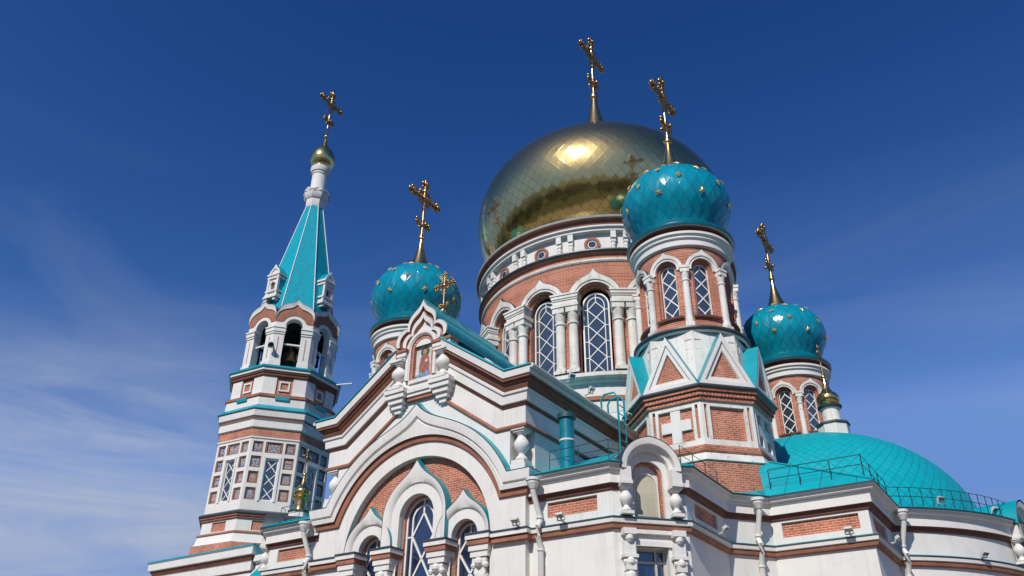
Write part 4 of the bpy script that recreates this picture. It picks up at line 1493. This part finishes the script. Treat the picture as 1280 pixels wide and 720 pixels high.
def downpipe(parent, x, y, ax, z0=8.36, side=0.0):
    """White rain pipe with a flared head, a swan neck to the wall and straps."""
    mb = MB()
    n = Vector((sin(R(ax)), -cos(R(ax)), 0))
    o = Vector((x, y, 0))
    P = lambda d, z, s=0: o + n * d + Vector((-n.y, n.x, 0)) * s + Vector((0, 0, z))
    c = P(.50, 0)
    for (r0, z0_, r1, z1_) in ((.09, z0 - .30, .17, z0 - .14), (.17, z0 - .14, .17, z0 - .08), (.20, z0 - .08, .20, z0)):
        mb.lathe([(r0, z0_), (r1, z1_)], PIPEW, 10, (c.x, c.y))
    mb.lathe([(.20, z0), (.01, z0 - .03)], PIPEW, 10, (c.x, c.y))
    mb.tube([P(.50, z0 - .28), P(.50, z0 - .36), P(.16, z0 - .95, side), P(.16, z0 - 1.10, side), P(.16, 7.28, side), P(.28, 7.12, side), P(.28, 6.86, side), P(.13, 6.62, side), P(.13, .1, side)], .075, PIPEW, 10)
    for z in (z0 - 1.02, 6.5, 5.2, 3.9):
        q = P(.16 if z > 7 else .13, 0, side)
        mb.lathe([(.085, z), (.10, z + .01), (.10, z + .06), (.085, z + .07)], PIPEW, 10, (q.x, q.y))
    return mb.build("downpipe", parent, smooth=40)

def niche_bay(mp, tc, z0, ro, dw, back=1.4):
    """Kokoshnik bay: round arch breaking the eaves, niche, balusters under its feet."""
    mb = MB()
    ri = ro * .50
    top = lambda x: z0 + sqrt(max(0.0, (ro - .03) ** 2 - (x - tc) ** 2)) if abs(x - tc) < ro - .03 else 8.2
    bay(mb, mp, tc - ro, tc + ro, 7.18, top, tc, z0 - .12, ri, dw + .012, WHITE, 22)
    hood(mb, mp, tc, z0 - .12, [(ri, dw + .012, 0, WHITE), (ri, dw - .08, 0, BRICK), (ri - .05, dw - .08, 0, BRICK), (ri - .05, dw - .24, 0, BRICK)], zb=7.18, n=22)
    hood(mb, mp, tc, z0, [(ro * .66, dw, 0, WHITE), (ro * .66, dw + .16, 0, WHITE), (ro * .78, dw + .20, 0, WHITE), (ro * .80, dw + .34, 0, WHITE), (ro * .97, dw + .38, .03, SLATE), (ro * 1.0, dw + .38, .04, SLATE), (ro * 1.0, dw - back, .04, None)], n=24, e0=-.05)
    for sg in (-1, 1):
        x0, x1 = sorted((tc + sg * ro * .66, tc + sg * ro * .99))
        mbox(mb, mp, x0, x1, 8.02, z0 + .02, dw - .02, dw + .33, WHITE)
        mbox(mb, mp, x0 - .02, x1 + .02, 7.94, 8.03, dw - .02, dw + .36, WHITE)
    hw = ri - .05
    rect(mb, mp, tc - hw - .02, tc + hw + .02, 7.18, z0 + ri, dw - .24, WHITE)
    zt = z0 + .02
    pts = arc(tc, zt - hw * .9, hw * .84, 12)
    for (xa, za), (xb, zb_) in zip(pts, pts[1:]):
        mb.quad([mp(xa, 7.26, dw - .21), mp(xb, 7.26, dw - .21), mp(xb, zb_, dw - .21), mp(xa, za, dw - .21)], CLOTH)
    hood(mb, mp, tc, zt - hw * .9, [(hw * .84, dw - .235, 0, WHITE), (hw * .84, dw - .185, 0, WHITE), (hw * .94, dw - .185, 0, WHITE), (hw * .94, dw - .235, 0, None)], zb=7.20, n=12)
    return mb

def corner_annex():
    mb = MB()
    S, E, C = pmap(0, 0, 0), pmap(0, 0, 90), pmap(0, 0, 45)
    # upper wall fields with sunk brick panels
    panel(mb, S, P0[0], P1[0], 7.17, 7.86, [(5.0, 6.52, 7.37, 7.78)], 14.15, .07, WHITE, BRICK)
    panel(mb, E, P2[1], P3[1], 7.17, 7.86, [(-12.15, -10.55, 7.37, 7.78)], 8.38, .07, WHITE, BRICK)
    sweep_plan(mb, PATH, [(0, 7.17, WHITE), (0, 7.86, None)], 3, 4)
    # lower walls; the chamfer holds a deep window
    sweep_plan(mb, PATH, [(0, 0, WHITE), (0, 6.85, None)], 0, 1)
    sweep_plan(mb, PATH, [(0, 0, WHITE), (0, 6.85, None)], 2, 4)
    ta, tb = (P1[0] + P1[1]) * q45, (P2[0] + P2[1]) * q45
    rect(mb, C, ta, TC - .82, 7.17, 7.86, DCH, WHITE)
    rect(mb, C, TC + .82, tb, 7.17, 7.86, DCH, WHITE)
    panel(mb, C, ta, tb, 0, 6.85, [(TC - .42, TC + .42, 3.8, 6.44, None)], DCH, .34, WHITE, None)
    sweep_plan(mb, PATH, BELT, 0, 4)
    # eaves cornice, interrupted by the kokoshnik
    A = [P0, P1, (q45 * (TC - .80 + DCH), q45 * (TC - .80 - DCH))]
    B = [(q45 * (TC + .80 + DCH), q45 * (TC + .80 - DCH)), P2, P3, P4]
    sweep_plan(mb, A, EAVE)
    sweep_plan(mb, B + [P5], EAVE, 0, 3)
    part = mb.build("corner_annex", cath)
    niche_bay(C, TC, 8.38, .84, DCH).build("kokoshnik_niche", part)
    pos = lambda t, d: (q45 * (t + d), q45 * (t - d), 0)
    b0 = baluster(.165, 7.18, 7.96).build("baluster", part, pos(TC - .68, DCH + .14), R(45), smooth=40)
    dup(b0, part, R(45), pos(TC + .68, DCH + .14))
    # window with its white casement, consoles and columns
    wm = MB()
    rect(wm, C, TC - .42, TC + .42, 3.8, 6.44, DCH - .33, GLASSB)
    for x0, x1, z0, z1 in ((TC - .42, TC - .36, 3.8, 6.44), (TC + .36, TC + .42, 3.8, 6.44), (TC - .36, TC + .36, 6.38, 6.44), (TC - .36, TC + .36, 6.08, 6.13), (TC + .13, TC + .18, 3.8, 6.38), (TC - .36, TC + .36, 5.0, 5.05)):
        mbox(wm, C, x0, x1, z0, z1, DCH - .33, DCH - .27, LAMPG)
    wm.build("window", part, smooth=0)
    cm = MB()
    mbox(cm, C, TC - .56, TC + .56, 6.44, 6.56, DCH - .1, DCH + .06, WHITE)
    mbox(cm, C, TC - .56, TC + .56, 6.74, 6.84, DCH - .1, DCH + .10, WHITE)
    cm.build("lintel", part)
    k0 = None
    for sg in (-1, 1):
        if k0 is None:
            k = MB()
            for z0, z1, w_, e in ((6.68, 6.83, .17, .26), (6.20, 6.52, .16, .16), (6.12, 6.20, .20, .22), (5.82, 5.96, .13, .22)):
                k.box((-w_, -e, z0), (w_, .06, z1), WHITE)
            k.ball((0, -.17, 6.60), .11, WHITE, 10)
            k.ball((0, -.16, 6.02), .12, WHITE, 10)
            for s2 in (-1, 1):
                k.ball((s2 * .12, -.14, 6.02), .07, WHITE, 8)
            k.lathe([(.12, 3.6), (.12, 5.62), (.155, 5.64), (.155, 5.74), (.11, 5.78), (.11, 5.84)], WHITE, 14, (0, -.10))
            k0 = k.build("window_column", part, pos(TC + sg * .66, DCH), R(45))
        else:
            dup(k0, part, R(45), pos(TC + sg * .66, DCH))
    # hipped roof
    rm = MB()
    s = .42
    Z = lambda h: 8.50 + s * h
    C1, C2 = (7.116, -14.55), (8.78, -12.886)
    Mx, My, hM = 5.96, -11.75, 2.80
    hK = 4.46
    rm.quad([(3.9, -14.55, Z(0)), (*C1, Z(0)), (Mx, My, Z(hM)), (4.2, -10.0, Z(hK)), (3.9, -10.0, Z(hK))], TEAL)
    pl = lambda f, c: (c[0] + (Mx - c[0]) * f, c[1] + (My - c[1]) * f, Z(hM * f))
    ch = lambda t: (q45 * (t + 15.32), q45 * (t - 15.32), Z(0))
    rm.quad([(*C1, Z(0)), ch(TC - .85), pl(.29, C1)], TEAL)
    rm.quad([ch(TC + .85), (*C2, Z(0)), pl(.29, C2)], TEAL)
    rm.quad([pl(.29, C1), pl(.29, C2), (Mx, My, Z(hM))], TEAL)
    rm.quad([(*C2, Z(0)), (8.78, -9.9, Z(0)), (8.78, -6.5, Z(0)), (4.2, -6.5, Z(hK)), (4.2, -10.0, Z(hK)), (Mx, My, Z(hM))], TEAL)
    rm.quad([(8.78, -9.95, Z(0)), (9.5, -9.2, Z(0)), (9.3, -7.5, 9.2), (8.6, -7.5, 9.2)], TEAL)
    for a, b in (((*C1, Z(0)), (Mx, My, Z(hM))), ((*C2, Z(0)), (Mx, My, Z(hM))), ((Mx, My, Z(hM)), (4.2, -10.0, Z(hK)))):
        rm.tube([(a[0], a[1], a[2] + .01), (b[0], b[1], b[2] + .01)], .03, TEALP, 6)
    rm.build("hipped_roof", part, smooth=0)
    return part
annex = corner_annex()
rl = MB()
railing(rl, [(5.0, -14.0, 8.72), (6.85, -14.0, 8.72), (7.0, -13.7, 8.74)], .55, .75)
rl.build("roof_railing", annex, smooth=0)
rl = MB()
railing(rl, [(8.3, -12.6, 8.70), (8.3, -9.9, 8.70)], .55, .9)
rl.build("roof_railing", annex, smooth=0)
downpipe(annex, 4.86, -14.15, 0)
# vent stack and ladder stand on the annex roof
vm = MB()
vm.lathe([(.21, 8.6), (.21, 9.62), (.225, 9.63), (.225, 9.68), (.21, 9.69), (.21, 10.30), (.27, 10.32), (.27, 10.46), (.06, 10.56)], [VENTP, VENTP, PIPEW, VENTP, VENTP, IRON, IRON, IRON], 24, (5.32, -13.55))
vm.build("vent_stack", annex, smooth=40)
lm_ = MB()
LX, LY = 5.05, -9.35
for sg in (-1, 1):
    y = LY + sg * .24
    lm_.tube([(LX, y, 9.6), (LX, y, 12.5), (LX - .12, y, 12.68), (LX - .5, y, 12.68), (LX - .62, y, 12.5), (LX - .62, y, 12.1)], .035, TEALP, 6)
for i in range(9):
    lm_.tube([(LX, LY - .24, 9.75 + i * .31), (LX, LY + .24, 9.75 + i * .31)], .018, TEALP, 5)
lm_.build("roof_ladder", annex)
# the west twin of the annex, mirrored about the transept
def mirror_part(part):
    c = part.copy()
    COL.objects.link(c)
    c.parent = cath
    c.location = (2 * XC, 0, 0)
    c.scale = (-1, 1, 1)
    for ch in list(part.children):
        if ch.name.startswith(("vent_stack", "roof_ladder")):
            continue
        q = ch.copy()
        COL.objects.link(q)
        q.parent = c
    return c
mirror_part(annex)

def side_bay():
    mb = MB()
    S, E = pmap(0, 0, 0), pmap(0, 0, 90)
    panel(mb, S, P4[0], P5[0], 7.17, 7.86, [(9.66, 11.80, 7.36, 7.78)], 8.80, .07, WHITE, BRICK)
    panel(mb, E, P5[1], P6[1], 7.17, 7.86, [(-8.35, -6.75, 7.36, 7.78)], 12.08, .07, WHITE, BRICK)
    sweep_plan(mb, PATH + [(12.08, -3)], [(0, 0, WHITE), (0, 6.85, None)], 4, 6)
    sweep_plan(mb, PATH + [(12.08, -3)], BELT, 4, 6)
    sweep_plan(mb, PATH + [(12.08, -3)], EAVE, 4, 6)
    part = mb.build("side_bay", cath)
    rm = MB()
    Q = [(9.45, -9.20, 8.50), (12.48, -9.20, 8.50), (12.48, -5.2, 8.50)]
    A_ = (9.30, -7.75, 9.95)
    rm.quad([Q[0], Q[1], A_, (8.9, -7.75, 9.95)], TEAL)
    rm.quad([Q[1], Q[2], (9.3, -4.0, 9.95), A_], TEAL)
    rm.tube([(Q[1][0], Q[1][1], 8.52), (A_[0], A_[1], 9.97)], .035, TEALP, 6)
    rm.build("hipped_roof", part, smooth=0)
    rl = MB()
    railing(rl, [(9.55, -8.95, 8.72), (12.2, -8.95, 8.72), (12.2, -5.9, 8.72)], .62, .85, .016)
    rl.build("roof_railing", part, smooth=0)
    downpipe(part, 9.0, -9.22, 40, 8.36)
    return part
side_bay()

def apse():
    mb = MB()
    RA = 6.9
    arcp = apse_arc(RA, 32, 160, 44)
    sweep_plan(mb, arcp, [(0, 0, WHITE), (0, 6.85, None)])
    sweep_plan(mb, arcp, [(0, 7.15, WHITE), (0, 7.86, None)])
    sweep_plan(mb, arcp, BELT)
    sweep_plan(mb, arcp, EAVE)
    part = mb.build("apse", cath, smooth=20)
    rm = MB()
    ring = lambda r, z: [(8.4 + r * sin(R(a)), -r * cos(R(a)), z) for a in range(30, 152, 3)]
    rm.grid([ring(7.30, 8.50), ring(5.2, 8.95)], TEAL)
    rm.build("eaves_roof", part, smooth=20)
    dm = MB()
    r, c, zc = 5.45, 4.46, 8.6
    P = [(r * cos(R(t)), zc + c * sin(R(t))) for t in range(0, 88, 3)] + [(.02, zc + c)]
    dm.lathe(P, APSET, 48, (8.8, 0), 0, pi, uvn=84)
    dm.build("half_dome", part, smooth=50)
    vm = MB()
    xs = [8.8, 7.0, 5.0]
    n = 28
    rows, uvs = [], []
    for x in xs:
        rows.append([(x, -r * cos(pi * i / n), zc + c * sin(pi * i / n)) for i in range(n + 1)])
        uvs.append([(x / .85, 0.5) for i in range(n + 1)])
    vm.grid(rows, TEAL, False, uvs)
    for x in (8.8, 7.95, 7.1, 6.25):
        vm.tube([(x, -(r + .01) * cos(pi * i / n), zc + (c + .01) * sin(pi * i / n)) for i in range(n + 1)], .025, TEALP, 5)
    vm.build("barrel_roof", part, smooth=50)
    # lantern with a small gold cupola
    small_cupola("gold_cupola", part, (9.85, 0, 0), 12.8, 1.0)
    rl = MB()
    railing(rl, [(8.4 + 6.95 * sin(R(a)), -6.95 * cos(R(a)), 8.58) for a in range(33, 80, 3)], .62, .36, .014)
    rl.build("roof_railing", part, smooth=0)
    downpipe(part, 8.4 + 6.9 * sin(R(33.4)), -6.9 * cos(R(33.4)), 40, 8.36)
    # east kokoshnik with its barrel roof
    EA = 76
    mp = pmap(8.4, 0, EA)
    niche_bay(mp, 0, 8.38, .84, 6.92, .5).build("kokoshnik_niche", part)
    km = MB()
    hood(km, mp, 0, 8.39, [(.86, 7.32, .04, TEALP), (.86, 5.9, .04, None)], n=20)
    km.build("kokoshnik_roof", part)
    pos = lambda t, dd: (8.4 + t * cos(R(EA)) + dd * sin(R(EA)), t * sin(R(EA)) - dd * cos(R(EA)), 0)
    b0 = baluster(.165, 7.18, 7.96).build("baluster", part, pos(-.68, 7.06), R(EA), smooth=40)
    dup(b0, part, R(EA), pos(.68, 7.06))
    return part

def small_cupola(name, parent, loc, zb, k, dm=None):
    """White octagon and drum carrying a gold onion cupola with a cross."""
    mb = MB()
    z = lambda q: zb + q * k
    mb.ngon([(.60 * k, z(-.3)), (.60 * k, z(.70)), (.66 * k, z(.73)), (.66 * k, z(.80)), (.40 * k, z(.88))], [WHITE, SLATE, SLATE, SLATE])
    mb.lathe([(.37 * k, z(.86)), (.34 * k, z(1.0)), (.34 * k, z(1.38)), (.40 * k, z(1.44)), (.47 * k, z(1.50)), (.48 * k, z(1.56)), (.30 * k, z(1.62))], [dm or OLDWHITE, dm or OLDWHITE, dm or OLDWHITE, dm or SLATE, dm or SLATE, dm or SLATE], 24)
    P = [(.32, 1.60), (.41, 1.70), (.46, 1.84), (.445, 1.97), (.37, 2.09), (.25, 2.19), (.16, 2.34), (.10, 2.55), (.06, 2.85)]
    mb.lathe([(a * k, z(b)) for a, b in P], GOLDT, 24, uvn=14)
    o = mb.build(name, parent, loc, smooth=40)
    x = cross_mb(z(2.9), z(4.35), .36 * k, .03 * k, node=False)
    x.ball((0, 0, z(2.88)), .11 * k, GOLD, 10)
    x.tube([(0, 0, z(2.5)), (0, 0, z(3.0))], .04 * k, GOLD)
    x.build("cupola_cross", parent, loc, smooth=60)
    return o
apse()

# ------------------------------------------------------------------ west body: base of the bell tower, nave, low porch
def west_body():
    mb = MB()
    x0, x1, y = -27.35, -19.3, 4.05
    sq = [(x0, -y), (x1, -y), (x1, y), (x0, y)]
    sweep_plan(mb, sq, [(0, 0, WHITE), (0, 10.20, BROWN), (.05, 10.22, BROWN), (.07, 10.28, WHITE), (.10, 10.30, WHITE), (.12, 10.76, WHITE), (.16, 10.78, BROWN), (.20, 10.86, BROWN), (.28, 11.0, BROWN), (.30, 11.03, WHITE), (.38, 11.06, WHITE), (.40, 11.42, WHITE), (.46, 11.46, TEALP), (.46, 11.54, TEALP), (-1.4, 11.92, TEALP), (-4.4, 12.32, None)], closed=True)
    sweep_plan(mb, [(-19.0, -4.0), (-5.5, -4.0)], [(0, 0, WHITE), (0, 10.6, WHITE), (.2, 10.7, WHITE), (.2, 11.0, TEALP), (-4.0, 12.2, None)])
    sweep_plan(mb, [(-5.5, 4.0), (-19.0, 4.0)], [(0, 0, WHITE), (0, 10.6, WHITE), (.2, 10.7, WHITE), (.2, 11.0, TEALP), (-4.0, 12.2, None)])
    part = mb.build("west_body", cath)
    small_cupola("gold_cupola", part, (-16.4, -3.87, 0), 12.2, .95, GOLD)
    pm = MB()
    cx, cy, h = -12.35, -7.2, 2.9
    c = [(cx - h, cy - h, 6.2), (cx + h, cy - h, 6.2), (cx + h, cy + h, 6.2), (cx - h, cy + h, 6.2)]
    for i in range(4):
        pm.quad([c[i], c[(i + 1) % 4], (cx, cy, 10.9)], TEAL)
        pm.tube([c[i], (cx, cy, 10.92)], .05, PIPEW, 6)
    pm.build("porch_roof", part, smooth=0)
    qm = MB()
    sweep_plan(qm, [(cx - h + .3, cy - h + .3), (cx + h - .3, cy - h + .3), (cx + h - .3, cy + h - .3), (cx - h + .3, cy + h - .3)], [(0, 0, WHITE), (0, 6.15, WHITE), (.25, 6.2, None)], closed=True)
    qm.build("porch_wall", part)
west_body()

# ------------------------------------------------------------------ bells and floodlights (things of their own)
for i, (dx, dy, s, lb) in enumerate(((1.38, -1.16, .95, "large bronze bell hanging behind the front opening of the belfry"),
                                     (.0, -1.80, .62, "bronze bell hanging in the left opening of the belfry"),
                                     (1.80, .14, .55, "small bronze bell hanging in the shaded right opening of the belfry"))):
    bell(BX + dx, dy, 25.20 - .28 * s, s, lb)
def floodlight(loc, az, tilt, label, k=.6):
    """Box floodlight on a bracket arm, lens tilted upwards."""
    mb = MB()
    mb.box((-.17 * k, -.08 * k, .02), (.17 * k, .06 * k, .24 * k), LAMPG, fn=lambda x, y, z: (x, y * cos(tilt) - z * sin(tilt) - .30 * k, y * sin(tilt) + z * cos(tilt) + .10))
    mb.box((-.14 * k, -.12 * k, .04), (.14 * k, -.08 * k, .22 * k), GLASS, fn=lambda x, y, z: (x, y * cos(tilt) - z * sin(tilt) - .30 * k, y * sin(tilt) + z * cos(tilt) + .10))
    mb.tube([(0, .05, 0), (0, -.30 * k, .02), (0, -.34 * k, .14)], .025, LAMPG, 6)
    for sg in (-1, 1):
        mb.tube([(sg * .18 * k, -.30 * k, .02), (sg * .18 * k, -.36 * k, .20 * k)], .018, LAMPG, 5)
    mb.tube([(-.18 * k, -.30 * k, .02), (.18 * k, -.30 * k, .02)], .018, LAMPG, 5)
    o = mb.build("floodlight", None, loc, R(az), smooth=30)
    return tag(o, label, "floodlight", "floodlights of the facades")
for loc, az, tl, lb in (((4.30, -14.42, 7.16), 0, 1.0, "floodlight on the belt of the gabled facade beside its right corner"),
                        ((5.62, -14.30, 7.14), 0, 1.0, "floodlight on the belt under the brick panel left of the niche"),
                        ((8.54, -11.05, 7.14), 90, 1.0, "floodlight on the belt of the shaded wall right of the niche"),
                        ((11.55, -8.94, 7.14), 0, 1.0, "floodlight on the belt under the widest brick panel"),
                        ((12.22, -7.5, 7.14), 90, 1.0, "floodlight on the belt just round the corner from the widest brick panel"),
                        ((14.05, -4.05, 7.14), 54, 1.0, "floodlight on the belt of the curved apse wall"),
                        ((13.35, -4.62, 8.72), 45, .5, "floodlight standing on the apse eaves inside the railing"),
                        ((14.55, -2.80, 8.68), 62, .9, "floodlight lying flat on the apse eaves at the end of the railing"),
                        ((4.80, -12.55, 11.98), 70, .9, "floodlight on the transept eaves near the gable corner"),
                        ((4.80, -11.35, 11.98), 80, .9, "floodlight on the transept eaves nearer the roof ladder"),
                        ((4.80, -8.7, 11.98), 80, .9, "floodlight on the transept eaves beyond the roof ladder")):
    floodlight(loc, az, tl, lb)

# horn loudspeaker on a belfry pier
sm_ = MB()
aa = R(29)
sm_.lathe([(.04, 0), (.07, -.10), (.10, -.22), (.20, -.34), (.21, -.36), (.17, -.35), (.03, -.16)], IRON, 18)
sm_.tube([(0, 0, 0), (0, 0, .12)], .05, IRON, 8)
o = sm_.build("loudspeaker", None, (BX + 3.14 * sin(aa), -3.14 * cos(aa), 24.62), smooth=40)
o.rotation_euler = (R(-78), 0, aa)
tag(o, "small dark horn loudspeaker fixed to the white belfry pier left of the front opening", "loudspeaker")
# ------------------------------------------------------------------ park trees round the plaza, behind the photographer: they show only as the dark band mirrored in the gold
tm_ = MB()
LEAF = plain("park_foliage", (0.045, 0.065, 0.022), 0.8, var=.6, scale=.6, bump=0)
rnd = random.Random(3)
for a in range(-112, 113, 2):
    rr = rnd.uniform(60, 95)
    aa = R(a + rnd.uniform(-2, 2))
    x, y = 4 + rr * 1.2 * sin(aa), -16 - rr * cos(aa)
    h = rnd.uniform(8, 15)
    for k in range(60):
        u, v, w_ = rnd.gauss(0, 1), rnd.gauss(0, 1), rnd.gauss(0, 1)
        s_ = rnd.uniform(.5, 1) / max(.3, sqrt(u * u + v * v + w_ * w_))
        c = Vector((x + u * s_ * h * .42, y + v * s_ * h * .42, h * .58 + w_ * s_ * h * .42))
        q = [c + Vector((rnd.uniform(-1, 1), rnd.uniform(-1, 1), rnd.uniform(-1, 1))) * h * .16 for _ in range(4)]
        tm_.quad(q, LEAF)
tag(tm_.build("park_wood", smooth=0), kind="stuff")
